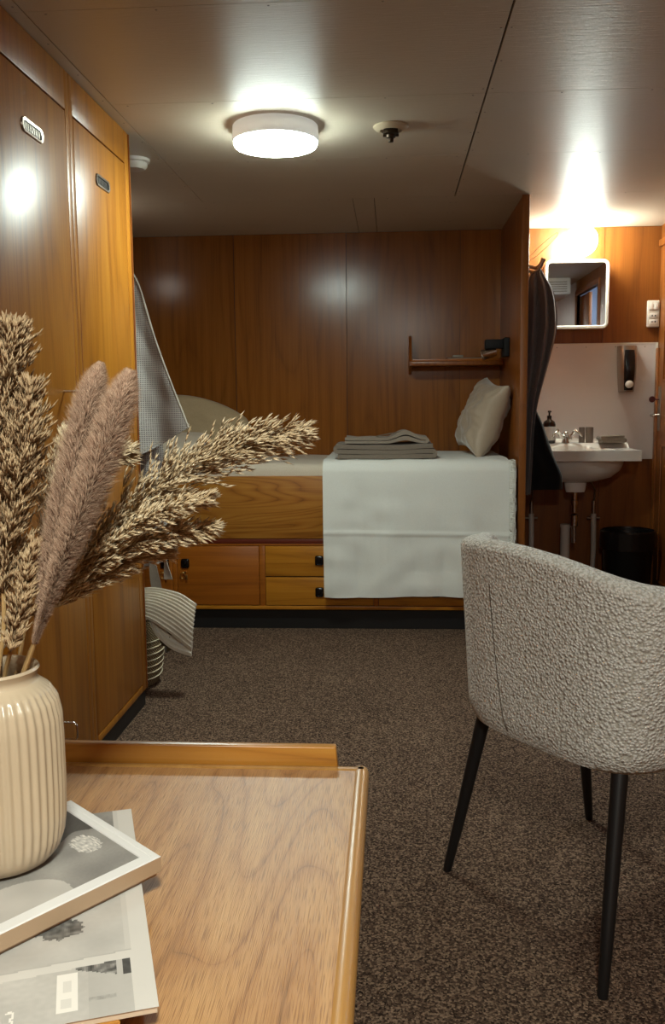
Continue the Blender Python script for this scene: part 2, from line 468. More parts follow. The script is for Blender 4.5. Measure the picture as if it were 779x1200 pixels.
# ------------------------------------------------------------------ wardrobes (two units, doors with oval finger pulls)
def rounded_rect_pts(w, h, r, n=6):
    pts = []
    for cx, cy, a0 in ((w / 2 - r, h / 2 - r, 0), (-w / 2 + r, h / 2 - r, PI / 2), (-w / 2 + r, -h / 2 + r, PI), (w / 2 - r, -h / 2 + r, 1.5 * PI)):
        for k in range(n + 1):
            a = a0 + PI / 2 * k / n
            pts.append((cx + math.cos(a) * r, cy + math.sin(a) * r))
    return pts

def oval_pull(door, yc, zc):
    bm = B()
    outer = rounded_rect_pts(.145, .040, .019); inner = rounded_rect_pts(.122, .024, .0115)
    def ring(pts, x): return [bm.verts.new((x, yc + p[0], zc + p[1])) for p in pts]
    a = ring(outer, XW + .0003); b = ring(rounded_rect_pts(.141, .036, .017), XW + .005); c = ring(inner, XW + .004); d = ring(inner, XW + .0006)
    n = len(a)
    for p, q in ((a, b), (b, c), (c, d)):
        for k in range(n): bm.faces.new((p[k], p[(k + 1) % n], q[(k + 1) % n], q[k]))
    f = obj('vent_frame', bm, M['steel'], door, 40)
    f['label'] = 'steel oval finger pull'
    bm = B()
    bm.faces.new([bm.verts.new((XW + .0008, yc + p[0], zc + p[1])) for p in inner])
    for k in range(9): box(bm, XW + .0008, XW + .002, yc - .05 + k * .0125 - .0015, yc - .05 + k * .0125 + .0015, zc - .009, zc + .009, mi=1)
    obj('vent_grille', bm, [M['black_matt'], M['steel']], f)

def wire_pull(door, y, z0, z1):
    bm = B()
    tube(bm, [(XW, y, z0), (XW + .045, y, z0), (XW + .052, y, z0 + .008), (XW + .052, y, z1 - .008), (XW + .045, y, z1), (XW, y, z1)], .0034, 8)
    obj('handle', bm, M['chrome'], door, 50)

def wardrobe(y0, y1, dy0, dy1, label, pulls):
    t = thing('wardrobe', label, 'wardrobe', ((XL + XW) / 2, (y0 + y1) / 2, 0), 'built-in teak wardrobes')
    bm = B()
    xb = XW - .02
    box(bm, XL + .001, XW - .022, y0 + .001, y1 - .001, 0.066, H - .002)                 # carcass
    box(bm, xb, XW, y0 + .0012, dy0 - .004, 0.064, H - .002, .0015)                   # stiles
    box(bm, xb, XW, dy1 + .004, y1 - .0012, 0.064, H - .002, .0015)
    box(bm, xb, XW, dy0 - .004, dy1 + .004, 2.006, H - .002, .0015)              # header
    box(bm, xb, XW, dy0 - .004, dy1 + .004, 0.064, 0.089, .0015)
    obj('body', bm, M['teak_wardrobe'], t, 40)
    bm = B(); box(bm, XL + .01, XW - .006, y0 + .001, y1 - .001, 0, 0.066); obj('kick_plate', bm, M['black'], t)
    bm = B(); box(bm, XW - .0215, XW - .012, dy0 - .004, dy1 + .004, .089, 2.006); obj('shadow_gap', bm, M['groove'], t)
    bm = B(); box(bm, XW - .018, XW + .0002, dy0, dy1, 0.094, 2.0, .0012)
    d = obj('door', bm, M['teak_wardrobe'], t, 40)
    oval_pull(d, (dy0 + dy1) / 2 - (.0), 1.872)
    for p in pulls: wire_pull(d, *p)
    return t
wardrobe(2.142, 2.757, 2.20, 2.720, 'teak wardrobe unit with a wire door pull, nearer to the desk', [(2.615, 1.10, 1.19), (2.455, .205, .255)])
wardrobe(2.757, 3.371, 2.79, 3.316, 'teak wardrobe unit with a plain door, farther from the desk beside the basket', [])
# corner bead of the far unit belongs to the end panel
bm = B()
box(bm, XW - .012, XW + .004, 3.3715, 3.379, 0.064, H - .004, .002)
struct('trim_5', bm, M['teak_dark'], 40)

# swing rail on the end of the wardrobe, robe hangs from it
rail = thing('towel_rail', 'short metal rail projecting from the end of the wardrobe', 'rail', (-1.26, 3.375, 1.8))
bm = B(); tube(bm, [(-1.26, 3.376, 1.80), (-1.26, 4.2, 1.80), (-1.258, 4.21, 1.83)], .008, 10); obj('arm', bm, M['steel'], rail, 50)
bm = B(); box(bm, -1.29, -1.23, 3.372, 3.382, 1.74, 1.86, .003); obj('wall_plate', bm, M['steel'], rail, 40)

# ------------------------------------------------------------------ bunk with drawers
bed = thing('bunk_bed', 'built-in teak bunk with panelled front, cupboard doors and drawers against the back wall', 'bed', (-.47, 4.97, 0))
FY = 4.55
bx0, bx1 = XL + .002, .606
bm = B()
box(bm, bx0, bx1, FY + .022, YB - .002, 0.128, 0.70)
obj('body', bm, M['teak_dark'], bed)
bm = B(); box(bm, bx0, bx1, FY, FY + .025, .470, .787, .003); obj('front_rail', bm, M['teak_rail'], bed, 40)
bm = B(); box(bm, bx0, bx1, FY - .002, FY + .022, .445, .468, .002); o = obj('moulding', bm, plain('red_brown_moulding', lin(98, 36, 18), .4), bed, 40)
bm = B()
box(bm, bx0, bx1, FY, FY + .02, .434, .445, .001)
for a, b in ((bx0, -1.49), (-1.120, -1.098), (-.674, -.645), (-.094, -.070), (.512, bx1)): box(bm, a, b, FY, FY + .02, .124, .434, .001)
obj('face_frame', bm, M['teak_bed'], bed, 40)
bm = B(); box(bm, bx0, bx1, FY - .004, FY + .022, .106, .124, .002); obj('bottom_trim', bm, M['teak_drawer'], bed, 40)
bm = B(); box(bm, bx0, bx1, FY + .03, FY + .05, 0, .108); obj('kick_plate', bm, M['black'], bed)

def latch(parent, x, z, key=False):
    bm = B()
    vs = box(bm, x - .021, x + .021, FY - .010, FY + .0, z - .024, z + .024, .009, 3)
    k = obj('knob', bm, M['black_gloss'], parent, 50); k['label'] = 'black square push latch'
    bm = B(); r = lathe(bm, (0, 0, 0), [(0, .004), (.007, .004), (.010, 0), (.010, -.002)], 14)
    xform(bm, [v for q in r for v in q], Matrix.Translation((x, FY - .010, z)) @ Matrix.Rotation(PI / 2, 4, 'X'))
    for v in bm.verts: v.co.y = min(v.co.y, FY - .0085)
    for f in bm.faces: f.smooth = True
    me = obj('latch_button', bm, M['black_gloss'], parent, 50)
    if key:
        bm = B()
        tube(bm, [(x - .012 + .012 * math.cos(a), FY - .012, z - .062 + .016 * math.sin(a)) for a in [2 * PI * i / 14 for i in range(15)]], .0022, 6, False)
        tube(bm, [(x, FY + .001, z - .045), (x, FY - .016, z - .045)], .005, 8)
        box(bm, x + .002, x + .012, FY - .014, FY - .010, z - .085, z - .058, .001)
        obj('key', bm, M['brass'], parent, 50)

def front(name, a, b, c, d, mat):
    bm = B(); box(bm, a + .002, b - .002, FY - .002, FY + .02, c, d, .002); return obj(name, bm, mat, bed, 40)
d = front('door', -1.490, -1.120, .128, .432, M['teak_bed']); latch(d, -1.160, .344, True)
d = front('door', -1.098, -.674, .128, .432, M['teak_bed']); latch(d, -1.055, .344, True)
for xa, xb, xk in ((-.645, -.094, -.369), (-.070, .512, .22)):
    d = front('drawer', xa, xb, .278, .432, M['teak_drawer']); latch(d, xk, .360)
    d = front('drawer', xa, xb, .128, .272, M['teak_drawer']); latch(d, xk, .197)
bm = B(); box(bm, bx0, bx1, FY + .012, FY + .0195, .126, .445); obj('shadow_gap', bm, M['groove'], bed)

# mattress with cream sheet
bm = B()
box(bm, XL + .01, .612, FY + .03, YB - .012, .702, .848, .045, 5)
bmesh.ops.subdivide_edges(bm, edges=[e for e in bm.edges if e.calc_length() > .5], cuts=60, use_grid_fill=True)
for v in bm.verts:
    if v.co.z > .75:
        v.co.z += .006 * nz((v.co.x * 1.0, v.co.y * 3, 0), 3) - .004 * abs(nz((v.co.x * 2, v.co.y * 5, 0), 3, 4))
mt = obj('mattress', bm, M['sheet'], own=True, smooth=60)
tag(mt, 'mattress in a cream sheet lying in the built-in bunk', 'mattress')

# ------------------------------------------------------------------ pillows
def pillow(name, c, w, u, W, Hh, T, mat, seed, crease=.012, ear=.12, power=2.2, rnd=False):
    """c centre, w width direction, u up direction"""
    w = V(w).normalized(); u = (V(u) - w * V(u).dot(w)).normalized(); n = w.cross(u); c = V(c)
    bm = B(); NU = 44
    def P(a, b, s):
        a = a * 2 - 1; b = b * 2 - 1
        # sides drawn inwards between the corners
        x = a * (1 - ear * (1 - a * a) * 0 - ear * .55 * (1 - b * b)); y = b * (1 - ear * .55 * (1 - a * a))
        if rnd: x = a * math.sqrt(max(0, 1 - .42 * b * b)); y = b * math.sqrt(max(0, 1 - .42 * a * a))
        f = max(0.0, (1 - abs(a) ** power)) * max(0.0, (1 - abs(b) ** power))
        t = f ** 0.42 * T / 2
        q = c + w * (x * W / 2) + u * (y * Hh / 2)
        k = (nz((a * 2, b * 2, s), 1.3, seed) + .5 * abs(nz((a * 3 + b, b * 3 - a, s), 1.7, seed + 3))) * crease * min(1, f * 3)
        r = math.hypot(1 - abs(a), 1 - abs(b))
        k += crease * .8 * math.sin(math.atan2(1 - abs(a), 1 - abs(b)) * 9) * math.exp(-r * 3.5) * min(1, f * 6)
        return q + n * s * (t + k)
    A = grid(bm, NU, NU, lambda a, b: P(a, b, 1)); D = grid(bm, NU, NU, lambda a, b: P(a, b, -1))
    bmesh.ops.remove_doubles(bm, verts=bm.verts, dist=.0008)
    return obj(name, bm, mat, own=True, smooth=80)
o = pillow('pillow', (-1.10, 5.24, 1.018), (1, -.05, -.30), (.15, .18, 1), .62, .33, .13, M['pillow_beige'], 1.0, .010, rnd=True)
tag(o, 'round-topped beige pillow leaning on the back wall behind the hanging robe', 'pillow')
o = pillow('pillow', (-1.22, 4.90, .93), (1, .1, 0), (0, 1, .25), .46, .36, .11, M['sheet'], 5.0, .008)
tag(o, 'cream pillow lying flat below the hanging robe', 'pillow')
o = pillow('cushion', (.485, 4.98, 1.068), (.16, -.97, -.12), (.36, .05, .93), .44, .41, .19, M['silk'], 8.0, .022, ear=.22)
tag(o, 'shiny champagne silk cushion propped against the partition at the head of the bunk', 'cushion')

# ------------------------------------------------------------------ white blanket over the bed front
bl = thing('blanket', 'white linen blanket hanging over the front of the bunk with a fringed side', 'blanket', (.13, 4.6, .18))
path = [(5.34, .862), (5.0, .860), (4.70, .862), (4.62, .862), (4.565, .852), (4.540, .822), (4.532, .786), (4.528, .70), (4.522, .60), (4.518, .50), (4.516, .40), (4.515, .30), (4.514, .182)]
def blf(a, b):
    # b along the path (0 back .. 1 hem); a across
    bb = b
    p = pl([(0, y, z) for y, z in path], bb)
    x = lerp(-.346, .574, a) + .004 * nz((0, p.z * 3, p.y), 2)
    if p.z < .80: x = lerp(-.346 + .010 * (.80 - p.z), .574 - .004 * (.80 - p.z), a)
    drop = max(0, .80 - p.z)
    y = p.y - drop * .06 * (nz((x * 6, p.z * .8, 1), 1) + .3) - .007 * nz((x * 9, p.z * 11, 7), 1) * min(1, drop * 5) - .004 * abs(nz((x * 14, p.z * 2, 5), 1)) * min(1, drop * 6) - .006 * max(0, math.sin(x * 22 + .6)) * min(1, drop * 2)
    z = p.z + (.004 * nz((x * 4, p.y * 5, 2), 2) if drop == 0 else 0)
    # pressed cross fold half way down
    y -= .006 * math.exp(-((p.z - (.505 - .012 * a)) / .008) ** 2)
    if p.z < .3: z += .004 * math.sin(x * 9)
    return V((x, y, z))
bm = B(); grid(bm, 120, 150, blf); solid(bm, .004)
obj('cloth', bm, M['linen'], bl, 60)
bm = B()
for i in range(620):
    b = .28 + .66 * i / 619
    p = blf(1.0, b); l = random.uniform(.030, .060)
    d = V((1, random.uniform(-.9, -.1), random.uniform(-1.0, .3))).normalized()
    e = p + d * l * .6; e.x = min(e.x, .617)
    f = e + V((random.uniform(-.002, .002), -.004, -l * .5))
    f.x = min(f.x, .617)
    tube(bm, [p, e, f], [.0016, .0018, .0011], 4)
obj('fringe', bm, M['linen'], bl)

# ------------------------------------------------------------------ folded towels on the blanket
def serpent(x0, x1, z0, th, layers, y0, y1, jit, seed):
    """folded towel: layered ribbon section in x-z, extruded along y"""
    mid = []; st = th * 1.04
    for k in range(layers):
        z = z0 + th / 2 + k * st
        xs = [lerp(x0 + th * .5, x1 - th * .5, i / 24) for i in range(25)]
        if k % 2: xs = xs[::-1]
        mid += [(x, z) for x in xs]
        if k < layers - 1:
            xe = xs[-1]; s = 1 if k % 2 == 0 else -1
            for a in (30, 60, 90, 120, 150):
                mid.append((xe + s * math.sin(math.radians(a)) * st * .5, z + st / 2 - math.cos(math.radians(a)) * st / 2))
    bm = B(); n = len(mid); L = []
    NYY = 14
    for j in range(NYY):
        y = lerp(y0, y1, j / (NYY - 1)); top = []; bot = []
        for i, (x, z) in enumerate(mid):
            a = mid[max(i - 1, 0)]; b = mid[min(i + 1, n - 1)]
            dx, dz = b[0] - a[0], b[1] - a[1]; l = math.hypot(dx, dz) or 1
            nx, nzz = -dz / l, dx / l
            wob = jit * nz((x * 8, y * 8, z * 3), 1, seed) * ((z - z0) / (st * layers) + .15)
            yy = y + .008 * nz((x * 6, j, z * 40), 1, seed) * (1 if j in (0, NYY - 1) else 0)
            top.append(bm.verts.new((x + nx * th * .47, yy, z + nzz * th * .47 + wob)))
            bot.append(bm.verts.new((x - nx * th * .47, yy, z - nzz * th * .47 + wob)))
        L.append(top + bot[::-1])
    m = len(L[0])
    for a, b in zip(L, L[1:]):
        for k in range(m): bm.faces.new((a[k], a[(k + 1) % m], b[(k + 1) % m], b[k]))
    for r in (L[0], L[-1]):
        for i in range(n - 1): bm.faces.new((r[i], r[i + 1], r[m - 2 - i], r[m - 1 - i]))
    return bm
bm = serpent(-.285, .215, .869, .023, 3, 4.60, 4.95, .010, 2.0)
tag(obj('folded_towel', bm, M['towel_grey'], own=True, smooth=50), 'dark grey folded towel, the lower one on the white blanket', 'towel', )
bm = serpent(-.245, .178, .9425, .015, 2, 4.62, 4.92, .012, 6.0)
for v in bm.verts:
    if v.co.x > .0: v.co.z += .030 * math.exp(-((v.co.x - .065) / .055) ** 2) * (.4 + .6 * (v.co.z - .9405) / .03)
tag(obj('folded_towel', bm, M['towel_grey_light'], own=True, smooth=50), 'lighter grey towel with a raised fold, on top of the darker folded towel', 'towel')
bm = B(); box(bm, -.08, .05, 4.635, 4.665, .977, .982, .002)
for v in bm.verts: v.co.z += .026 * math.exp(-((v.co.x - .065) / .055) ** 2)
tag(obj('thin_strip', bm, plain('dark_tan', lin(96, 78, 58), .5), own=True), 'thin brown strip lying on top of the folded towels', 'strip')

# ------------------------------------------------------------------ wall shelf with book and reading lamp
sh = thing('wall_shelf', 'small teak wall shelf with raised left end above the cushion', 'shelf', (.36, 5.39, 1.34))
ys = 5.20
bm = B(); box(bm, .113, .620, ys, YB - .001, 1.352, 1.374, .002); obj('shelf_board', bm, M['teak_dark'], sh, 40)
bm = B()
prof = [(ys + .0, 1.352), (ys + .0, 1.375), (ys + .09, 1.47), (ys + .15, 1.515), (YB - .001, 1.53), (YB - .001, 1.31), (ys + .1, 1.325)]
a = [bm.verts.new((.097, y, z)) for y, z in prof]; b = [bm.verts.new((.113, y, z)) for y, z in prof]
bm.faces.new(a); bm.faces.new(b[::-1])
for i in range(len(prof)): bm.faces.new((a[i], a[(i + 1) % 7], b[(i + 1) % 7], b[i]))
obj('end_bracket', bm, M['teak_dark'], sh)
bm = B(); box(bm, .113, .620, ys, ys + .012, 1.374, 1.388, .002); obj('front_lip', bm, M['teak_bed'], sh, 40)
bk = thing('book', 'brown book lying flat on the small wall shelf', 'book', (.42, 5.3, 1.374))
bm = B(); box(bm, .31, .53, 5.225, 5.36, 1.3745, 1.378, .001); box(bm, .31, .53, 5.225, 5.36, 1.392, 1.396, .001); box(bm, .31, .53, 5.357, 5.361, 1.3745, 1.396, .001); obj('cover', bm, plain('book_cover_brown', lin(92, 62, 42), .5), bk, 40)
bm = B(); box(bm, .313, .527, 5.228, 5.357, 1.378, 1.392); obj('pages', bm, M['paper'], bk)
bm = B(); box(bm, .34, .40, 5.235, 5.30, 1.396, 1.410, .004); tag(obj('small_case', bm, M['grey_plastic'], own=True, smooth=40), 'small grey case lying on the flat book on the wall shelf', 'case')
lp = thing('reading_lamp', 'black reading lamp with a chrome head on the partition above the cushion', 'lamp', (XP0, 5.02, 1.43))
bm = B(); box(bm, XP0 - .03, XP0 - .0005, 4.95, 5.08, 1.385, 1.485, .006); obj('wall_plate', bm, M['black_matt'], lp, 40)
bm = B(); box(bm, XP0 - .125, XP0 - .03, 4.985, 5.045, 1.43, 1.478, .006); obj('arm', bm, M['black_matt'], lp, 40)
bm = B(); r = lathe(bm, (0, 0, 0), [(0, .0), (.022, .0), (.026, .02), (.030, .075), (.026, .078), (.020, .02), (0, .015)], 20)
xform(bm, [v for q in r for v in q], Matrix.Translation((XP0 - .065, 5.015, 1.415)) @ Matrix.Rotation(math.radians(-104), 4, 'Y'))
obj('lamp_head', bm, M['chrome'], lp, 40)

# ------------------------------------------------------------------ ceiling fittings
def disc_lamp(x, y, label, glow, grp):
    t = thing('ceiling_lamp', label, 'lamp', (x, y, H - .07))
    bm = B(); lathe(bm, (x, y, 0), [(0, H - .0005), (.147, H - .0005), (.150, H - .004), (.152, H - .050), (.148, H - .056), (.143, H - .056)], 64); obj('lamp_rim', bm, M['lamp_opal'], t, 40)
    bm = B(); lathe(bm, (x, y, 0), [(.1475, H - .055), (.1475, H - .062), (.143, H - .070), (.135, H - .072), (0, H - .073)], 64); o = obj('diffuser', bm, glow, t, 60)
    return t
disc_lamp(-.408, 3.34, 'round white flush ceiling lamp, lit, above the cabin floor', M['lamp_glow'], None)
disc_lamp(.12, -.35, 'round white flush ceiling lamp over the desk end of the cabin', M['lamp_glow_rear'], None)
t = thing('wall_lamp', 'small lit lamp high on the left wall behind the wardrobe', 'lamp', (XL, 4.45, 1.95))
bm = B(); box(bm, XL + .0005, XL + .02, 4.38, 4.52, 1.90, 2.0, .005); obj('wall_plate', bm, M['lamp_rim'], t, 40)
bm = B(); r = lathe(bm, (0, 0, 0), [(0, .05), (.035, .045), (.05, .02), (.055, 0)], 24); xform(bm, [v for q in r for v in q], Matrix.Translation((XL + .02, 4.45, 1.95)) @ Matrix.Rotation(PI / 2, 4, 'Y')); obj('lamp_shade', bm, M['small_glow'], t, 60)

vb = thing('air_duct_box', 'pale box unit under the ceiling, seen only in the mirror', 'duct', (1.3, 2.9, 2.0))
bm = B(); box(bm, 1.12, 1.42, 2.55, 3.05, 1.99, H - .001, .008); obj('casing', bm, M['lamp_rim'], vb, 40)
bm = B(); [box(bm, 1.15, 1.39, 3.049, 3.053, 2.01 + k * .018, 2.018 + k * .018) for k in range(5)]; obj('louvre', bm, M['grey_plastic'], vb)
sp = thing('sprinkler', 'ivory ceiling rose with dark sprinkler nozzle right of the round lamp', 'sprinkler', (.0, 3.38, H - .05))
bm = B(); lathe(bm, (-.002, 3.38, 0), [(0, H - .0005), (.062, H - .0005), (.062, H - .005), (.052, H - .014), (.038, H - .017), (.034, H - .010), (0, H - .009)], 40); obj('rose', bm, plain('ivory', lin(202, 188, 160), .45), sp, 40)
bm = B(); lathe(bm, (-.002, 3.38, 0), [(0, H - .009), (.026, H - .009), (.028, H - .028), (.018, H - .032), (.016, H - .040), (.010, H - .042), (.009, H - .055), (0, H - .056)], 20); box(bm, -.030, .026, 3.374, 3.386, H - .036, H - .030, .001); obj('nozzle', bm, plain('dark_bronze', lin(60, 48, 36), .35, .7), sp, 40)
dt = thing('smoke_detector', 'round white detector on the ceiling beside the wardrobe top', 'detector', (-1.02, 3.72, H - .04))
bm = B(); lathe(bm, (-1.02, 3.72, 0), [(0, H - .0005), (.060, H - .0005), (.060, H - .012), (.052, H - .016)], 32); obj('base', bm, M['lamp_rim'], dt, 40)
bm = B(); lathe(bm, (-1.02, 3.72, 0), [(.050, H - .015), (.050, H - .028), (.040, H - .040), (0, H - .042)], 32); obj('cover', bm, M['white_plastic'], dt, 40)

# ------------------------------------------------------------------ washing corner
gl = thing('globe_lamp', 'lit white glass globe lamp on the wall above the mirror cabinet', 'lamp', (1.036, 5.22, 1.93))
bm = B(); bmesh.ops.create_uvsphere(bm, u_segments=40, v_segments=24, radius=.086, matrix=Matrix.Translation((1.036, 5.22, 2.018))); obj('globe', bm, M['globe_glow'], gl, 60)
bm = B(); r = lathe(bm, (0, 0, 0), [(0, 0), (.042, 0), (.042, .03), (.034, .045), (.034, .105), (0, .105)], 24); xform(bm, [v for q in r for v in q], Matrix.Translation((1.036, YB - .0005, 2.018)) @ Matrix.Rotation(PI / 2, 4, 'X')); obj('base', bm, M['white_plastic'], gl, 40)

mc = thing('mirror_cabinet', 'white rounded mirror cabinet on the wall above the basin', 'mirror', (1.03, 5.35, 1.53))
def rr_loft(bm, cx, cz, specs):
    rings = []
    for w, h, r, y in specs: rings.append([bm.verts.new((cx + p[0], y, cz + p[1])) for p in rounded_rect_pts(w, h, r, 6)])
    n = len(rings[0])
    for a, b in zip(rings, rings[1:]):
        for k in range(n): bm.faces.new((a[k], a[(k + 1) % n], b[(k + 1) % n], b[k]))
    return rings
cx, cz, cw, ch = 1.030, 1.738, .358, .380
bm = B(); rg = rr_loft(bm, cx, cz, [(cw - .02, ch - .02, .03, YB - .001), (cw, ch, .035, 5.31), (cw, ch, .035, 5.295), (cw - .008, ch - .008, .032, 5.288), (cw - .030, ch - .030, .022, 5.288), (cw - .038, ch - .038, .018, 5.294)])
bm.faces.new(rg[0]); obj('frame', bm, M['white_plastic'], mc, 40)
bm = B(); r2 = rr_loft(bm, cx, cz, [(cw - .036, ch - .036, .018, 5.2945), (cw - .036, ch - .036, .018, 5.2935)]); bm.faces.new(r2[1]); bm.faces.new(r2[0]); obj('mirror', bm, M['mirror'], mc)

ot = thing('wall_socket', 'white switch and socket plate right of the mirror cabinet', 'socket', (1.478, YB, 1.55))
bm = B(); box(bm, 1.444, 1.512, YB - .022, YB - .0005, 1.558, 1.708, .006, 3); obj('plate', bm, M['white_plastic'], ot, 40)
bm = B(); box(bm, 1.454, 1.476, YB - .027, YB - .021, 1.655, 1.695, .003); obj('switch', bm, M['ceramic_white'], ot, 40)
bm = B(); box(bm, 1.480, 1.502, YB - .027, YB - .021, 1.655, 1.695, .003); obj('switch', bm, M['ceramic_white'], ot, 40)
for zc in (1.622, 1.588):
    bm = B(); box(bm, 1.455, 1.501, YB - .0245, YB - .021, zc - .014, zc + .014, .003); s = obj('socket', bm, M['ceramic_white'], ot, 40)
    bm = B()
    for xx in (1.470, 1.487): box(bm, xx - .003, xx + .003, YB - .0252, YB - .0240, zc - .004, zc + .004)
    obj('socket_hole', bm, M['black_matt'], s)

sd = thing('soap_dispenser', 'wall-mounted dispenser with dark window and round white button above the basin', 'dispenser', (1.335, 5.36, 1.19))
def disp(bm, w0, y0, y1, z0, z1, bow, mi=0):
    def f(a, b):
        z = lerp(z0, z1, b); w = w0 * (1 - .25 * (1 - b) ** 2)
        yy = lerp(y0, y1, 1) - bow * math.sin(PI * (.25 + .6 * b))
        ang = a * PI
        return V((1.335 - math.cos(ang) * w / 2 * (abs(math.cos(ang)) ** -.4 if abs(math.cos(ang)) > .01 else 1), y1 - (y1 - y0 + bow * math.sin(PI * b)) * (math.sin(ang) ** .5 if math.sin(ang) > 0 else 0), z))
    grid(bm, 25, 20, f, mi)
bm = B(); disp(bm, .104, 5.32, YB - .001, 1.195, 1.455, .02)
vs = [v for v in bm.verts]
bmesh.ops.holes_fill(bm, edges=[e for e in bm.edges if e.is_boundary]); obj('body', bm, M['steel'], sd, 50)
bm = B(); disp(bm, .080, 5.312, 5.38, 1.205, 1.43, .021); bmesh.ops.holes_fill(bm, edges=[e for e in bm.edges if e.is_boundary]); obj('window', bm, M['black_gloss'], sd, 50)
bm = B(); r = lathe(bm, (0, 0, 0), [(0, .006), (.016, .006), (.021, .003), (.022, -.012)], 20); xform(bm, [v for q in r for v in q], Matrix.Translation((1.335, 5.300, 1.238)) @ Matrix.Rotation(PI / 2, 4, 'X')); obj('push_button', bm, M['white_plastic'], sd, 50)

sk = thing('wash_basin', 'white ceramic wall basin below the mirror cabinet', 'basin', (1.03, 5.2, .62))
sx0, sx1, sy0, sy1 = .72, 1.326, 4.965, YB - .010
def top(a, b):
    x = lerp(sx0, sx1, a); y = lerp(sy0, sy1, b)
    e = ((x - 1.00) / .215) ** 2 + ((y - 5.125) / .125) ** 2
    z = .882 - .10 * max(0, 1 - e) ** .5 if e < 1 else .882
    led = max(0, min(1, (y - 5.215) / .07)); led = led * led * (3 - 2 * led); z += .028 * led
    bk = max(0, min(1, (y - 5.345) / .03)); z += .022 * bk * bk
    side = max(0, 1 - (sx1 - x) / .03); z += .0 * side
    return V((x, y, z))
bm = B(); vs = grid(bm, 70, 56, top)
def skirt(line, z):
    lo = [bm.verts.new((v.co.x, v.co.y, z)) for v in line]
    for i in range(len(line) - 1): bm.faces.new((line[i], line[i + 1], lo[i + 1], lo[i]))
    return lo
zb = .826
f_ = skirt([vs[i][0] for i in range(70)], zb); b_ = skirt([vs[i][-1] for i in range(70)], zb)
skirt(vs[0], zb); skirt(vs[-1], zb); bm.faces.new((f_[0], f_[-1], b_[-1], b_[0]))
bmesh.ops.remove_doubles(bm, verts=bm.verts, dist=.0002)
obj('rim', bm, M['ceramic_white'], sk, 35)
bm = B()
prof = [(.255, .828), (.252, .80), (.235, .765), (.19, .728), (.11, .705), (.06, .698), (.055, .66), (.05, .645), (0, .643)]
lathe(bm, (1.015, 5.14, 0), prof, 40, sx=1.02, sy=.56); obj('bowl', bm, M['ceramic_white'], sk, 40)

tp = thing('basin_tap', 'chrome two-handled tap standing on the wash basin', 'tap', (.985, 5.29, .911))
bm = B(); lathe(bm, (.985, 5.29, 0), [(0, .9108), (.024, .9108), (.022, .915), (.016, .935), (.018, .965), (.012, .975), (0, .977)], 20); obj('body', bm, M['chrome'], tp, 50)
bm = B(); tube(bm, [(.985, 5.29, .945), (.985, 5.24, .955), (.985, 5.18, .95), (.985, 5.15, .93)], [.013, .012, .011, .010], 12); obj('spout', bm, M['chrome'], tp, 50)
for s in (-1, 1):
    bm = B(); tube(bm, [(.985, 5.29, .93), (.985 + s * .035, 5.28, .955), (.985 + s * .045, 5.275, .975)], [.009, .010, .012], 10)
    tube(bm, [(.985 + s * .038, 5.275, .972), (.985 + s * .048, 5.265, .984), (.985 + s * .075, 5.25, .958), (.985 + s * .082, 5.245, .948)], [.007, .009, .007, .004], 8); obj('handle', bm, M['chrome'], tp, 50)

bt = thing('pump_bottle', 'dark brown pump bottle with a pale label on the left of the basin', 'bottle', (.893, 5.30, .911))
bm = B(); lathe(bm, (.893, 5.30, .9105), [(0, 0), (.034, 0), (.036, .003), (.036, .105), (.030, .122), (.014, .132), (.012, .14), (0, .14)], 28); obj('body', bm, M['brown_glass'], bt, 45)
bm = B(); lathe(bm, (.893, 5.30, .9105), [(.0365, .015), (.0368, .016), (.0368, .092), (.0365, .093)], 28)
bmesh.ops.delete(bm, geom=[v for v in bm.verts if v.co.y > 5.31], context='VERTS'); o = obj('label', bm, M['label'], bt, 45)
bm = B(); lathe(bm, (.893, 5.30, .9105), [(0, .139), (.013, .139), (.013, .155), (.005, .157), (.005, .172), (.009, .173), (.009, .183), (0, .184)], 16); box(bm, .889, .897, 5.255, 5.30, 1.084, 1.092, .002); obj('pump', bm, M['black_gloss'], bt, 45)

def cup(x, y, r, lab):
    t = thing('tumbler', lab, 'cup', (x, y, .911), None)
    bm = B(); lathe(bm, (x, y, .9105), [(0, 0), (r, 0), (r, .088), (r - .003, .088), (r - .003, .006), (0, .006)], 40, fr=lambda a, i: 1 + .03 * math.cos(a * 10)); obj('body', bm, plain('tumbler_grey', lin(120, 106, 96), .35), t, 60)
cup(1.077, 5.30, .017, 'narrow grey ribbed tumbler next to the tap'); cup(1.119, 5.295, .021, 'wider grey ribbed tumbler next to the folded washcloth')
bm = serpent(1.165, 1.298, .913, .013, 3, 5.20, 5.31, .010, 3.0)
tag(obj('washcloth', bm, M['towel_grey'], own=True, smooth=50), 'small grey washcloth folded on the right of the basin', 'cloth')

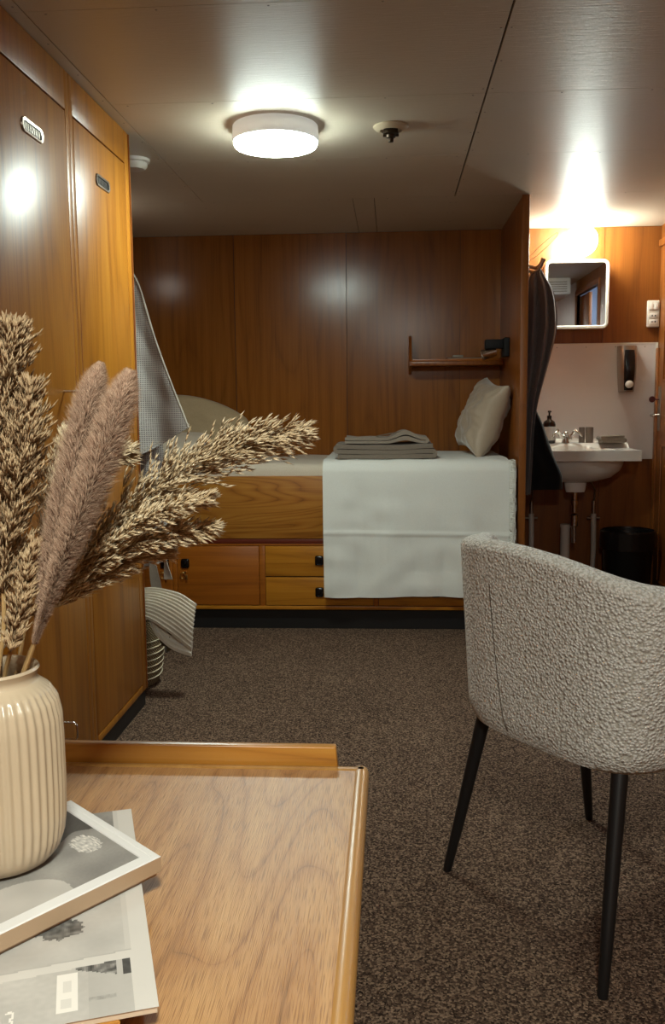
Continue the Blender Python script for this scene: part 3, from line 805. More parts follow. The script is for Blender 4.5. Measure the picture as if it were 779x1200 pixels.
bm = B(); tube(bm, [(1.012, 5.14, .644), (1.012, 5.14, .53)], .016, 14); lathe(bm, (1.012, 5.14, 0), [(.016, .60), (.021, .598), (.021, .575), (.016, .573)], 14); lathe(bm, (1.012, 5.14, 0), [(.014, .52), (.022, .515), (.022, .455), (.014, .45)], 14); tube(bm, [(1.012, 5.14, .455), (1.014, 5.14, .36)], .012, 12)
obj('drain_tail', bm, M['chrome'], sk, 45)
bm = B(); tube(bm, [(.972, 5.18, .0), (.972, 5.18, .455)], .026, 18); lathe(bm, (.972, 5.18, 0), [(.026, .44), (.029, .44), (.029, .458), (.020, .458)], 18)
tag(obj('waste_pipe', bm, M['pipe_white'], own=True, smooth=45), 'thick white waste pipe standing below the basin', 'pipe')
def supply(x, x2, z1, lab):
    t = thing('supply_pipe', lab, 'pipe', (x, 5.33, 0), None)
    bm = B(); tube(bm, [(x2, 5.25, z1), (lerp(x2, x, .6), 5.27, z1 - .01), (x, 5.30, z1 - .06), (x, 5.33, .57)], .006, 8); obj('hose', bm, M['steel'], t, 50)
    bm = B(); tube(bm, [(x, 5.33, .0), (x, 5.33, .16), (x + .004, 5.33, .3), (x, 5.33, .50)], [.013, .013, .015, .015], 10); obj('pipe', bm, M['pipe_white'], t, 50)
    bm = B(); tube(bm, [(x, 5.33, .50), (x, 5.33, .575)], .011, 10); tube(bm, [(x - .036, 5.33, .475), (x + .036, 5.33, .475)], .007, 8); tube(bm, [(x, 5.33, .475), (x, YB - .002, .475)], .009, 8); obj('valve', bm, M['steel'], t, 50)
supply(1.160, 1.08, .70, 'white supply pipe with chrome valve right of the drain'); supply(.805, .84, .70, 'white supply pipe with valve beside the partition')

bn = thing('waste_bin', 'black waste bin with a folded bag rim under the right of the basin', 'bin', (1.325, 5.20, 0))
bm = B(); lathe(bm, (1.325, 5.20, 0), [(0, .002), (.115, .002), (.120, .01), (.142, .40), (.146, .405), (.146, .415), (.138, .415), (.116, .03), (0, .02)], 40); obj('body', bm, M['bin'], bn, 40)
bm = B(); lathe(bm, (1.325, 5.20, 0), [(.136, .39), (.140, .425), (.152, .418), (.150, .32), (.146, .33)], 60, fr=lambda a, i: 1 + (.012 * math.sin(a * 17) + .01 * math.sin(a * 7)) * (1 if i > 2 else .2)); obj('bin_bag', bm, M['black_gloss'], bn, 60)

# hooks, towel, garment on the partition
hk = thing('coat_hook', 'curved metal coat hook at the top of the partition', 'hook', (.66, 4.80, 1.80))
bm = B()
for dz, l in ((.0, .095), (-.022, .085)):
    tube(bm, [(XP1 + .002, 4.80, 1.845 + dz), (XP1 + .03, 4.79, 1.828 + dz), (XP1 + l * .75, 4.77, 1.812 + dz), (XP1 + l, 4.76, 1.826 + dz), (XP1 + l + .014, 4.76, 1.856 + dz)], [.010, .009, .009, .009, .013], 10)
obj('arm', bm, M['steel'], hk, 50)
bm = B(); box(bm, XP1 + .0005, XP1 + .008, 4.775, 4.825, 1.79, 1.88, .003); obj('wall_plate', bm, M['brass'], hk, 40)
bm = B(); cs = []
for i in range(25):
    a = 2 * PI * i / 24; l = .105 * math.cos(a); w = .013 * math.sin(a)
    cs.append((.765 + l * .74 - w * .67, 4.84, 1.925 + l * .67 + w * .74))
tube(bm, cs, .0022, 6, False)
tag(obj('hanging_loop', bm, M['clear'], own=True, smooth=50), 'thin clear plastic loop sticking up beside the coat hook', 'loop')

def hung(name, rows, yc, ry, mat, seed, folds=7, amp=.20, n=64, label='', cat='', parent=None):
    """rows: (z, xleft, xright)"""
    bm = B(); K = 40
    def f(a, b):
        p = pl(rows, b); z, x0, x1 = p.x, p.y, p.z
        th = a * 2 * PI; cxx = (x0 + x1) / 2; rx = (x1 - x0) / 2
        k = 1 + amp * math.sin(th * folds + seed + 2 * nz((b * 3, 0, seed), 1)) * min(1, b * 4 + .1) 
        yy = yc + math.sin(th) * ry * k * min(1, .35 + b * 2.5)
        return V((cxx + math.cos(th) * rx, yy, z))
    vs = grid(bm, n, K, f, closed_u=True)
    bm.faces.new([vs[i][0] for i in range(n)]); bm.faces.new([vs[i][-1] for i in range(n)][::-1])
    o = obj(name, bm, mat, parent, own=parent is None, smooth=70)
    if label: tag(o, label, cat)
    return o
hung('towel', [(1.815, .722, .750), (1.77, .690, .775), (1.70, .668, .815), (1.60, .660, .834), (1.50, .656, .835), (1.38, .655, .808), (1.25, .654, .775), (1.14, .654, .748), (1.0, .654, .730), (.85, .654, .724), (.67, .654, .716)], 4.79, .055, M['towel_dark'], 1.1, 9, .6, label='dark grey towel hanging from the coat hook on the partition', cat='towel')
hung('garment', [(1.13, .700, .742), (1.06, .690, .775), (1.0, .680, .800), (.92, .675, .828), (.83, .675, .862), (.76, .675, .893), (.685, .675, .900)], 4.885, .04, M['garment_black'], 4.4, 5, .2, label='black garment hanging below and behind the dark grey towel', cat='garment')

# ------------------------------------------------------------------ grey waffle robe hanging over the bunk foot
rb = thing('robe', 'light grey waffle robe hanging at the foot of the bunk beside the wardrobe', 'robe', (-1.2, 4.2, .28))
def robe(a, b):
    # b 0 top -> 1 hem; a 0 left -> 1 right
    top_ = V((-1.262, 4.19, 1.80)); 
    L = lerp(V((-1.30, 4.20, 1.80)), V((-1.40, 4.22, .80)), b)
    R = pl([(-1.235, 4.19, 1.83), (-1.148, 4.17, 1.70), (-1.072, 4.15, 1.46), (-.990, 4.13, 1.24), (-.912, 4.12, 1.045)], b)
    p = L.lerp(R, a)
    fold = math.sin(a * 9 + b * 2.0) * .045 * (.15 + b) + .012 * nz((a * 5, b * 6, 0), 1.3)
    p.y += fold * (1 - .25 * a)
    if b > .55: p.z += 0
    return p
bm = B(); grid(bm, 80, 90, robe); solid(bm, .005)
obj('outer_panel', bm, M['waffle'], rb, 60)
bm = B(); tube(bm, [robe(1, i / 30) + V((.001, -.004, 0)) for i in range(31)], .0045, 6); o = obj('edge_piping', bm, M['waffle_lining'], rb, 60)
bm = B(); tube(bm, [robe(i / 30, 1) + V((0, -.003, .016)) for i in range(31)], .003, 6); obj('hem_seam', bm, M['waffle_lining'], rb, 60)
def inner(a, b):
    p = V((lerp(-1.36, lerp(-1.10, -1.058, b), a), 4.30 + .03 * math.sin(a * 14) * (.3 + b) - .08 * b, lerp(1.2, .42 - .10 * (1 - a), b)))
    return p
bm = B(); grid(bm, 50, 40, inner); solid(bm, .005); obj('inner_panel', bm, M['waffle'], rb, 60)
def belt(p0, p1, w, seed):
    bm = B()
    def f(a, b):
        p = V(p0).lerp(V(p1), b); ww = w * (.6 + .4 * b)
        return p + V(((a - .5) * ww * math.cos(b * 2.5 + seed), (a - .5) * ww * .6 * math.sin(b * 2.5 + seed) + .01 * math.sin(b * 7), 0))
    grid(bm, 5, 30, f); solid(bm, .004); return bm
obj('belt', belt((-1.075, 4.18, .60), (-1.050, 4.16, .335), .045, .3), M['waffle_lining'], rb, 60)
obj('belt', belt((-1.15, 4.2, .60), (-1.105, 4.17, .265), .05, 1.1), M['towel_grey_light'], rb, 60)

# ------------------------------------------------------------------ basket with cream towel
bs_ = thing('basket', 'woven seagrass basket with white cord bands beside the wardrobe', 'basket', (-1.105, 3.63, 0))
bc = (-1.105, 3.625)
bprof = [(0, .004), (.118, .004), (.135, .015), (.150, .06), (.160, .13), (.163, .19), (.158, .24), (.152, .297), (.145, .297), (.150, .245), (.154, .18), (.146, .07), (.12, .02), (0, .016)]
bm = B(); lathe(bm, (bc[0], bc[1], 0), bprof, 72); obj('body', bm, M['weave'], bs_, 50)
bm = B()
for z in (.050, .076, .102, .128, .154, .180, .206):
    rr = .1475 + (z - .055) * .11 if z < .14 else .1605 + .0
    tube(bm, [(bc[0] + math.cos(a) * (rr + .003), bc[1] + math.sin(a) * (rr + .003), z + .004 * math.sin(a * 3)) for a in [2 * PI * i / 60 for i in range(61)]], .0026, 5, False)
obj('cord_band', bm, M['rope'], bs_, 60)
bm = B(); tube(bm, [(bc[0] + math.cos(a) * .150, bc[1] + math.sin(a) * .150, .300 + .002 * math.sin(a * 30)) for a in [2 * PI * i / 80 for i in range(81)]], .008, 8, False); obj('rim', bm, M['rope'], bs_, 60)

ct = [(-1.20, 3.62, .36), (-1.08, 3.58, .395), (-1.01, 3.54, .420), (-.93, 3.52, .425), (-.840, 3.50, .410), (-.772, 3.49, .372)]
cb = [(-1.20, 3.50, .312), (-1.09, 3.45, .318), (-1.01, 3.43, .322), (-.955, 3.43, .322), (-.880, 3.44, .272), (-.785, 3.44, .195)]
NR = 11
def trow(a, b):
    p = pl(ct, a).lerp(pl(cb, a), b)
    w = math.sin(b * PI * NR) ** 2
    bulge = math.sin(PI * min(1, b)) * .02
    n = V((.1, -.8, .6)).normalized()
    return p + n * (.009 * w + bulge + .004 * nz(p, 20))
bm = B(); grid(bm, 70, 110, trow); solid(bm, -.012)
tw = thing('bath_towel', 'cream ribbed towel draped over the rim of the seagrass basket', 'towel', (-.95, 3.5, .2))
obj('towel_body', bm, M['cream_rib'], tw, 60)
cb2 = [(-.960, 3.455, .318), (-.945, 3.455, .305), (-.930, 3.46, .262), (-.905, 3.46, .225), (-.860, 3.46, .190), (-.790, 3.46, .165)]
def trow2(a, b):
    p = pl([(x, y + .03, z + .05) for x, y, z in cb2], a).lerp(pl(cb2, a), b)
    return p + V((0, -.8, .6)) * (.008 * math.sin(b * PI * 3) ** 2)
bm = B(); grid(bm, 60, 30, trow2); solid(bm, -.012); obj('under_fold', bm, M['cream_rib'], tw, 60)
bm = B(); grid(bm, 20, 20, lambda a, b: V((lerp(-.940, -.860 - .03 * b, a) + .02 * b, 3.51 + .02 * math.sin(a * 6), lerp(.27, .165 + .03 * abs(a - .5) * 2, b)))); solid(bm, .010)
obj('hanging_corner', bm, fabric('dark_tan_cloth', lin(90, 76, 52), None, 300, .3), tw, 60)

# ------------------------------------------------------------------ chair
Fd = V((.807, .590, 0)).normalized(); Sd = V((Fd.y, -Fd.x, 0))
CC = V((.474, 2.065, 0))
ch_ = thing('dining_chair', 'cream boucle tub chair with black tapered metal legs', 'chair', CC)
def W3(s, f, z): return CC + Sd * s + Fd * f + V((0, 0, z))
def smooth(t): t = max(0, min(1, t)); return t * t * (3 - 2 * t)
def shell_pt(th, v, off):
    """th: angle round the back (-1..1), v: 0 bottom .. 1 top, off: inward offset"""
    A = th * math.radians(118)
    topz = .838
    botz = .408
    hz = v * .95
    wd = .268 + .052 * hz - off; dp = .222 + .012 * hz - off
    e = .48
    c, s = math.cos(A), math.sin(A)
    S = wd * math.copysign(abs(s) ** e, s)
    F = -dp * abs(c) ** e if c > 0 else .45 * (-c)
    F -= .010 * math.cos(min(abs(A), PI / 2)) ** 2
    S += .014 * hz; topz -= .022 * (S / .3) + .32 * S * S + min(.25, 1.3 * max(0, F + .10)); z = lerp(botz, topz, v)
    if v < .12:     # tucked bottom edge
        k = (1 - v / .12) ** 2; S *= 1 - .05 * k; F = F + .012 * k * (1 if F < 0 else 0)
    return W3(S, F, z)
bm = B()
NU, NV = 96, 40
T = .060
def sect(th):
    pts = []
    for j in range(NV + 1): pts.append(shell_pt(th, j / NV * .955, 0))
    o = shell_pt(th, .955, 0); i_ = shell_pt(th, .955, T); m = (o + i_) / 2; tp_ = shell_pt(th, 1, T * .4).z
    for k in range(1, 8):
        a = PI * k / 8; pts.append(m + (o - m) * math.cos(a) + V((0, 0, (tp_ - m.z) * math.sin(a))))
    for j in range(NV, -1, -2): pts.append(shell_pt(th, j / NV * .955, T))
    return pts
secs = [sect(-1 + 2 * i / (NU - 1)) for i in range(NU)]
m = len(secs[0]); R = [[bm.verts.new(p) for p in s] for s in secs]
for a, b in zip(R, R[1:]):
    for k in range(m): bm.faces.new((a[k], a[(k + 1) % m], b[(k + 1) % m], b[k]))
bm.faces.new(R[0]); bm.faces.new(R[-1])
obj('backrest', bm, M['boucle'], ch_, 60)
# seat cushion
bm = B(); rings = []
for (sc, z) in ((.0, .425), (.80, .425), (.93, .432), (1.0, .455), (1.0, .475), (.96, .495), (.85, .508), (.5, .514), (.0, .516)):
    if sc == 0: rings.append([bm.verts.new(W3(0, .02, z))]); continue
    rg = []
    for k in range(64):
        a = 2 * PI * k / 64; c, s = math.cos(a), math.sin(a)
        rg.append(bm.verts.new(W3(.245 * sc * math.copysign(abs(s) ** .6, s), .02 + .23 * sc * math.copysign(abs(c) ** .6, c), z)))
    rings.append(rg)
for a, b in zip(rings, rings[1:]):
    for k in range(64):
        k2 = (k + 1) % 64
        if len(a) == 1: bm.faces.new((a[0], b[k2], b[k]))
        elif len(b) == 1: bm.faces.new((a[k], a[k2], b[0]))
        else: bm.faces.new((a[k], a[k2], b[k2], b[k]))
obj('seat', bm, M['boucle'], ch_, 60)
for th, v0, v1 in ((-.078, .03, .80),):
    bm = B(); pts = []
    for i in range(40):
        v = lerp(v0, v1, i / 39); t2 = th * (1 - .72 * (1 - v) ** 1.6)
        pts.append(shell_pt(t2 * .99, v, .0005) + V((0, 0, .0)))
    tube(bm, pts, [.0016] * 38 + [.001, .0003], 6); obj('seam', bm, M['seam'], ch_, 60)
feet = [(.134, 2.152, -.205, -.160), (.405, 1.679, .200, -.165), (.541, 2.45, -.20, .155), (.812, 1.977, .20, .155)]
for fx, fy, s, f in feet:
    t_ = W3(s, f, .425); b_ = V((fx, fy, 0))
    ax = (t_ - b_); 
    bm = B(); tube(bm, [b_, b_ + V((0, 0, .004)) + ax * .0, b_ + ax * .3, b_ + ax * .8, t_], [.0095, .0105, .0135, .0165, .0175], 16); obj('leg', bm, M['chair_leg'], ch_, 50)
bm = B()
cn = [W3(s, f, .412) for _, _, s, f in feet]
for i, j in ((0, 1), (1, 3), (3, 2), (2, 0)): tube(bm, [cn[i], cn[j]], .011, 8)
obj('under_frame', bm, M['chair_leg'], ch_, 50)

# ------------------------------------------------------------------ desk
dk = thing('desk', 'teak desk in the foreground carrying the vase and the books', 'desk', (-.5, .66, 0))
dx1, dy1_, dy0_ = -.028, .972, .36
bm = B(); box(bm, XL + .002, dx1 - .012, dy0_, dy1_ - .010, .722, .750, .0); obj('desk_top', bm, M['teak_desk'], dk)
bm = B()
def mould(p0, p1, nrm):
    prof = [(-.0125, .7502), (-.010, .7512), (-.004, .7512), (.0, .7485), (.002, .742), (.001, .728), (-.002, .721), (-.0125, .721)]
    A = [bm.verts.new(V(p0) + V(nrm) * a + V((0, 0, z))) for a, z in prof]; Bq = [bm.verts.new(V(p1) + V(nrm) * a + V((0, 0, z))) for a, z in prof]
    bm.faces.new(A); bm.faces.new(Bq[::-1])
    for i in range(8): bm.faces.new((A[i], A[(i + 1) % 8], Bq[(i + 1) % 8], Bq[i]))
mould((dx1, dy0_, 0), (dx1, dy1_ - .002, 0), (1, 0, 0)); mould((XL + .002, dy1_, 0), (dx1 - .002, dy1_, 0), (0, 1, 0))
obj('edge_moulding', bm, M['teak_edge'], dk, 50)
bm = B()
vs = box(bm, XL + .002, -.060, dy1_ + .0025, dy1_ + .0145, .735, .7705, .0015)
for v in bm.verts:
    if v.co.x > -.1 and v.co.z > .76: v.co.x -= .003
obj('back_lip', bm, M['teak_lip'], dk, 50)
bm = B(); box(bm, XL + .01, -.05, dy1_ - .04, dy1_ - .02, .05, .722); box(bm, -.07, -.05, dy0_ + .03, dy1_ - .02, .0, .722); box(bm, -.50, -.48, dy0_ + .03, dy1_ - .04, 0, .722); obj('body', bm, M['teak_dark'], dk)
for z0, z1 in ((.52, .71), (.31, .51), (.06, .30)):
    bm = B(); box(bm, -.478, -.072, dy0_ + .012, dy0_ + .03, z0, z1, .003); d = obj('drawer', bm, M['teak_drawer'], dk, 40)
    bm = B(); box(bm, -.30, -.25, dy0_ + .002, dy0_ + .013, (z0 + z1) / 2 - .012, (z0 + z1) / 2 + .012, .004); obj('knob', bm, M['black_gloss'], d, 40)

# ------------------------------------------------------------------ printed things on the desk
def book_quad(p, u, v, z0, z1, bev=.0):
    """corner p (x,y), edge vectors u, v (x,y)"""
    bm = B()
    q = [V((p[0], p[1], 0)), V((p[0] + u[0], p[1] + u[1], 0)), V((p[0] + u[0] + v[0], p[1] + u[1] + v[1], 0)), V((p[0] + v[0], p[1] + v[1], 0))]
    a = [bm.verts.new(c + V((0, 0, z0))) for c in q]; b = [bm.verts.new(c + V((0, 0, z1))) for c in q]
    bm.faces.new(a); bm.faces.new(b)
    for i in range(4): bm.faces.new((a[i], a[(i + 1) % 4], b[(i + 1) % 4], b[i]))
    if bev: bmesh.ops.bevel(bm, geom=bm.edges[:], offset=bev, segments=2, affect='EDGES')
    return bm

def printed(name, p, u, v, z, nu, nv, fn, parent, mat='print'):
    """flat printed sheet: fn(s, t) gives the ink colour at s along u, t along v"""
    me = bpy.data.meshes.new(name); off = origin(parent)
    P, U, W_ = V((p[0], p[1], z)), V((u[0], u[1], 0)), V((v[0], v[1], 0))
    vs = [tuple(P + U * (i / nu) + W_ * (j / nv) - off) for j in range(nv + 1) for i in range(nu + 1)]
    fs = [(j * (nu + 1) + i, j * (nu + 1) + i + 1, (j + 1) * (nu + 1) + i + 1, (j + 1) * (nu + 1) + i) for j in range(nv) for i in range(nu)]
    me.from_pydata(vs, [], fs); me.materials.append(M[mat])
    ca = me.color_attributes.new('Col', 'FLOAT_COLOR', 'CORNER')
    k = 0
    for j in range(nv):
        for i in range(nu):
            c = fn((i + .5) / nu, (j + .5) / nv)
            for _ in range(4): ca.data[k].color = c; k += 1
    if (U.cross(W_)).z < 0: me.flip_normals()
    o = bpy.data.objects.new(name, me); C.objects.link(o); o.parent = parent
    return o

# magazine: right edge runs from (-.248,.815) to (-.149,.533)
md = V((-.149 + .248, .533 - .815, 0)); ml = md.length; mv = md.normalized(); mu = V((mv.y, -mv.x, 0))   # mu points left
mz0, mz1 = .7645, .7690
bx = thing('wooden_box', 'flat tan wooden box under the magazine on the desk', 'box', (-.27, .62, .7515))
bp = V((-.249, .79, 0))
bm = book_quad((-.258, .770), mv * .262, mu * .20, .7512, .7642, .0008); obj('body', bm, M['teak_lip'], bx)
mg = thing('magazine', 'pale magazine with grey photographs on its cover lying under the white frame', 'magazine', (-.28, .66, mz0))
P0 = V((-.248, .815, 0)); MW = .215
bm = book_quad(P0 + mv * .001 + mu * .001, mv * (ml - .002), mu * (MW - .002), mz0, mz1 - .0006); obj('pages', bm, M['paper'], mg)
def ink(g, warm=1.0):
    r = lin(g, g * .965, g * .915); return r
def mag(s, t):
    # s: 0 far .. 1 near edge; t: 0 right edge .. 1 left
    n1 = noise.noise(V((s * 9, t * 7, 3))); n2 = noise.noise(V((s * 70, t * 50, 1)))
    if t > .062 and s < .765 + .045 * t:
        if t < .080: return ink(196)
        v = 188 + 14 * n1 + 3 * n2 - 12 * t
        if s < .16: v = 132 + 26 * n1 + 6 * n2
        d = math.hypot((s - .640) / .045, (t - .285) / .075)
        if d < 1 + .35 * n2: v = 104 + 50 * n2
        return ink(v)
    if t > .062 and s < .770 + .045 * t: return ink(176)
    if t > .070 and s > .800 + .045 * t:
        if .068 < t < .093 and s < .862: return ink(72 + 20 * n2)
        if .115 < t < .235 and s < .806 + .06 * t + .045 * (1 - (t - .115) / .12): return ink(110 + 90 * n2)
        if .232 < t < .296 and .828 < s < .965: return ink(232 if (abs(s - .875) > .02 or abs(t - .264) > .014) and (abs(s - .935) > .016 or abs(t - .264) > .016) else 214)
        x, y = -(t - .425) / .021, (s - .957) / .026
        for cy in (-.5, .5):
            rr = math.hypot(x, y - cy)
            if .34 < rr < .66 and not (x < -.05 and abs(y) < .72): return ink(232)
        v = 186 + 10 * n1 + 7 * n2
        if .925 < s < .94 and .12 < t < .20: v = 170 + 45 * n2
        if t < .20: v -= 6 + 5 * n2
        return ink(v)
    return ink(206 + 3 * n1)
printed('cover', P0, mv * ml, mu * MW, mz1, 220, 160, mag, mg)

# white frame, corner at (-.188,.694)
fr = thing('picture_frame', 'white framed grey photograph lying on the magazine under the vase', 'frame', (-.29, .66, mz1))
a1, a2 = math.radians(137.5), math.radians(233.5)
fu, fv = V((math.cos(a1), math.sin(a1), 0)), V((math.cos(a2), math.sin(a2), 0))
FP = V((-.188, .694, 0)); LU, LV = .150, .250
fz0, fz1 = mz1 + .0003, .7860
def fpt(s, t, z): return FP + fu * s + fv * t + V((0, 0, z))
bm = book_quad(FP + (fu + fv) * .003, fu * (LU - .006), fv * (LV - .006), fz0, fz1 - .0030); obj('backing', bm, M['book_side'], fr)
bm = B(); bw = .0125
def ringq(ins, z): return [bm.verts.new(fpt(ins, ins, z)), bm.verts.new(fpt(LU - ins, ins, z)), bm.verts.new(fpt(LU - ins, LV - ins, z)), bm.verts.new(fpt(ins, LV - ins, z))]
rs = [ringq(.0, fz0 + .0035), ringq(0, fz1 - .0008), ringq(.001, fz1), ringq(.0055, fz1), ringq(.0065, fz1 - .0007), ringq(.0125, fz1 - .0007), ringq(.0130, fz1 - .0016)]
for a, b in zip(rs, rs[1:]):
    for k in range(4): bm.faces.new((a[k], a[(k + 1) % 4], b[(k + 1) % 4], b[k]))
for f in list(bm.faces)[:4]: f.material_index = 1
o = obj('frame_border', bm, [M['book_white'], M['book_side']], fr)
def photo(s, t):
    n1 = noise.noise(V((s * 5, t * 9, 7))); n2 = noise.noise(V((s * 50, t * 90, 2)))
    x, y = .013 + s * (LU - .026), .013 + t * (LV - .026)      # metres from the right corner
    v = 134 + 20 * n1 + 5 * n2 + 500 * (.05 - abs(x - .045)) * .5
    if x > .090 + .15 * max(0, .02 - y) - .004 * math.sin(y * 160): v = 66 + 8 * n2
    d = math.hypot((x - .068) / .016, (y - .032) / .012)
    if d < 1 + .25 * n2: v = 196 + 60 * noise.noise(V((s * 30, t * 160, 5)))
    d2 = math.hypot((x - .022) / .034, (y - .118) / .044)
    if d2 < 1: v = 184 + 12 * n1
    return ink(v)
printed('photograph', FP + (fu + fv) * .0130, fu * (LU - .026), fv * (LV - .026), fz1 - .0015, 130, 200, photo, fr)

# ------------------------------------------------------------------ vase
vx, vy, vz = -.3165, .6855, fz1 + .0002
vs_ = thing('vase', 'cream ribbed ceramic vase standing on the white picture frame', 'vase', (vx, vy, vz))
vp = [(0, 0), (.034, 0), (.040, .002), (.046, .009), (.0500, .020), (.0520, .035), (.0528, .06), (.0528, .100), (.0522, .118), (.0495, .131), (.0440, .140), (.0375, .1450), (.0345, .1475), (.0335, .151), (.0348, .1545), (.0362, .1570), (.0350, .1590), (.0325, .1585), (.0310, .155), (.0315, .149), (.045, .130), (.048, .06), (.042, .012), (0, .008)]
# denser profile
dense = []
for i in range(len(vp) - 1):
    k = 4 if 3 < i < 12 else 2
    for j in range(k): dense.append((lerp(vp[i][0], vp[i + 1][0], j / k), lerp(vp[i][1], vp[i + 1][1], j / k)))
dense.append(vp[-1])
def ribs(a, i):
    r, z = dense[i]
    if i > 64 or z < .004: return 1
    k = smooth((z - .004) / .02) * (1 - smooth((z - .134) / .012))
    outer = 1 if r > .03 and i < 60 else 0
    return 1 - .030 * k * outer * (abs(math.cos(a * 22)) ** 2.2 * -1 + 1)
bm = B(); lathe(bm, (vx, vy, vz), dense, 352, fr=ribs)
obj('body', bm, M['ceramic_vase'], vs_, 60)
rz = vz + .157

# ------------------------------------------------------------------ dried grasses
def mesh_from(name, V_, F_, cols, mat, parent):
    off = origin(parent)
    me = bpy.data.meshes.new(name)
    me.from_pydata([tuple(v - off) for v in V_], [], F_); me.materials.append(mat)
    ca = me.color_attributes.new('Col', 'FLOAT_COLOR', 'POINT')
    for i, c in enumerate(cols): ca.data[i].color = c
    for p in me.polygons: p.use_smooth = True
    o = bpy.data.objects.new(name, me); C.objects.link(o); o.parent = parent
    return o
def spike(Vs, Fs, Cs, p, d, l, w, c0, c1, bend=0.0, mid_=.5):
    d = d.normalized(); u, x = frame_axes(d)
    a = random.uniform(0, 6.28); n = len(Vs)
    mid = p + d * l * .42
    for k in range(3):
        t = a + k * 2 * PI / 3; Vs.append(mid + (u * math.cos(t) + x * math.sin(t)) * w * .5); Cs.append(tuple(lerp(c0[q], c1[q], mid_) for q in range(3)) + (1,))
    Vs.append(p); Cs.append(c0); Vs.append(p + d * l + V((0, 0, -bend * l))); Cs.append(c1)
    for k in range(3): Fs.append((n + 3, n + k, n + (k + 1) % 3)); Fs.append((n + 4, n + (k + 1) % 3, n + k))
def rvec(): return V((random.gauss(0, 1), random.gauss(0, 1), random.gauss(0, 1))).normalized()

def pampas(label, spines, cols, stem_pts, count=1.0, size=1.0):
    """spines: list of (points, width at foot, width at mid, number of twigs)"""
    t = thing('pampas_plume', label, 'dried grass', stem_pts[0], 'dried grasses in the ribbed vase')
    bm = B(); tube(bm, [pl(stem_pts, i / 12) for i in range(13)], .0018, 7); obj('stem', bm, M['stem'], t, 50)
    Vs, Fs, Cs = [], [], []
    for pts, wm, nt_ in spines:
        nt_ = int(nt_ * count)
        for k in range(nt_):
            s = (k + random.random()) / nt_; p = pl(pts, s); d = (pl(pts, min(1, s + .03)) - pl(pts, max(0, s - .03))).normalized()
            wd = wm * (min(1, s * 2.5 + .25) * (1 - s) ** .55 + .10)
            r = rvec(); r = (r - d * r.dot(d)).normalized()
            tl = wd * random.uniform(.55, 1.05)
            td = (d * random.uniform(.9, 1.6) + r).normalized()
            nn = 10
            tone = random.random() ** 1.5
            for q in range(nn):
                f = (q + random.random()) / nn
                pp = p + td * tl * f * 1.5 + V((0, 0, -.12 * tl * f * f))
                dd = td * 1.2 + rvec() * .5 + d * .8
                k2 = tone * .6 + .4 * random.random()
                out = .35 + .65 * f
                c0 = tuple(lerp(cols[0][i], cols[1][i], k2 * out) for i in range(3)) + (1,); c1 = tuple(lerp(cols[1][i], cols[2][i], k2 * out) for i in range(3)) + (1,)
                spike(Vs, Fs, Cs, pp, dd, random.uniform(.006, .011) * size, random.uniform(.0011, .0021) * size, c0, c1)
                if q % 2 == 0:
                    spike(Vs, Fs, Cs, pp, dd + rvec() * .4, random.uniform(.007, .011) * size, .00025, c1, cols[2])
    mesh_from('plume', Vs, Fs, Cs, M['plume'], t)
    return t

def foxtail(label, pts, radii, cols, stem_pts, n=34000):
    t = thing('foxtail_plume', label, 'dried grass', stem_pts[0], 'dried grasses in the ribbed vase')
    bm = B(); tube(bm, [pl(stem_pts, i / 12) for i in range(13)], .0015, 7); obj('stem', bm, M['stem'], t, 50)
    Vs, Fs, Cs = [], [], []
    rad = lambda s: pl([(r, 0, 0) for r in radii], s).x
    for k in range(n):
        s = random.random() ** .9; p = pl(pts, s); d = (pl(pts, min(1, s + .02)) - pl(pts, max(0, s - .02))).normalized()
        r = rvec(); r = (r - d * r.dot(d)).normalized(); R_ = max(rad(s), .0008)
        core = .25 * R_ * random.random()
        dd = (r * random.uniform(.75, 1.1) + d * random.uniform(.7, 1.3) + rvec() * .22).normalized()
        l = R_ * random.uniform(.6, 1.3) * 1.35
        k2 = random.random(); c0 = cols[0]; c1 = tuple(lerp(cols[1][i], cols[2][i], k2 ** 1.5) for i in range(3)) + (1,)
        spike(Vs, Fs, Cs, p + r * core, dd, l, random.uniform(.0002, .00042), c0, c1, 0, .05)  # pale hair tips; dark core and luminous edge paint in light through the hairs
    mesh_from('plume', Vs, Fs, Cs, M['plume'], t)
    return t

TAN = [lin(116, 86, 54), lin(194, 164, 120), lin(240, 226, 194)]  # shade brown and highlight cream painted in around the plume's own tan
BRN = [lin(86, 60, 38), lin(156, 122, 84), lin(212, 186, 146)]
PNK = [lin(82, 52, 36), lin(164, 122, 94), lin(232, 200, 168)]
#PL0
pampas('broad pampas plume leaning far right over the bunk', [([(-0.2705, 0.7000, 0.9878), (-0.2459, 0.7000, 1.0258), (-0.2082, 0.7050, 1.0626), (-0.1639, 0.7100, 1.0971), (-0.1168, 0.7150, 1.1187), (-0.0706, 0.7200, 1.1269)], .036, 560), ([(-0.2319, 0.6900, 1.0344), (-0.1959, 0.6850, 1.0585), (-0.1644, 0.6800, 1.0722), (-0.1393, 0.6800, 1.0786)], .013, 130), ([(-0.2427, 0.7000, 1.0204), (-0.2076, 0.7000, 1.0395), (-0.1732, 0.7000, 1.0497), (-0.1413, 0.7000, 1.0537)], .017, 200), ([(-0.2612, 0.7100, 0.9961), (-0.2375, 0.7150, 1.0127), (-0.2104, 0.7200, 1.0259), (-0.1834, 0.7250, 1.0300)], .016, 170)], TAN, [(-0.3016, 0.6800, 0.8993), (-0.2925, 0.6900, 0.9415), (-0.2836, 0.6950, 0.9646), (-0.2705, 0.7000, 0.9878), (-0.2459, 0.7000, 1.0258)], 1.0)
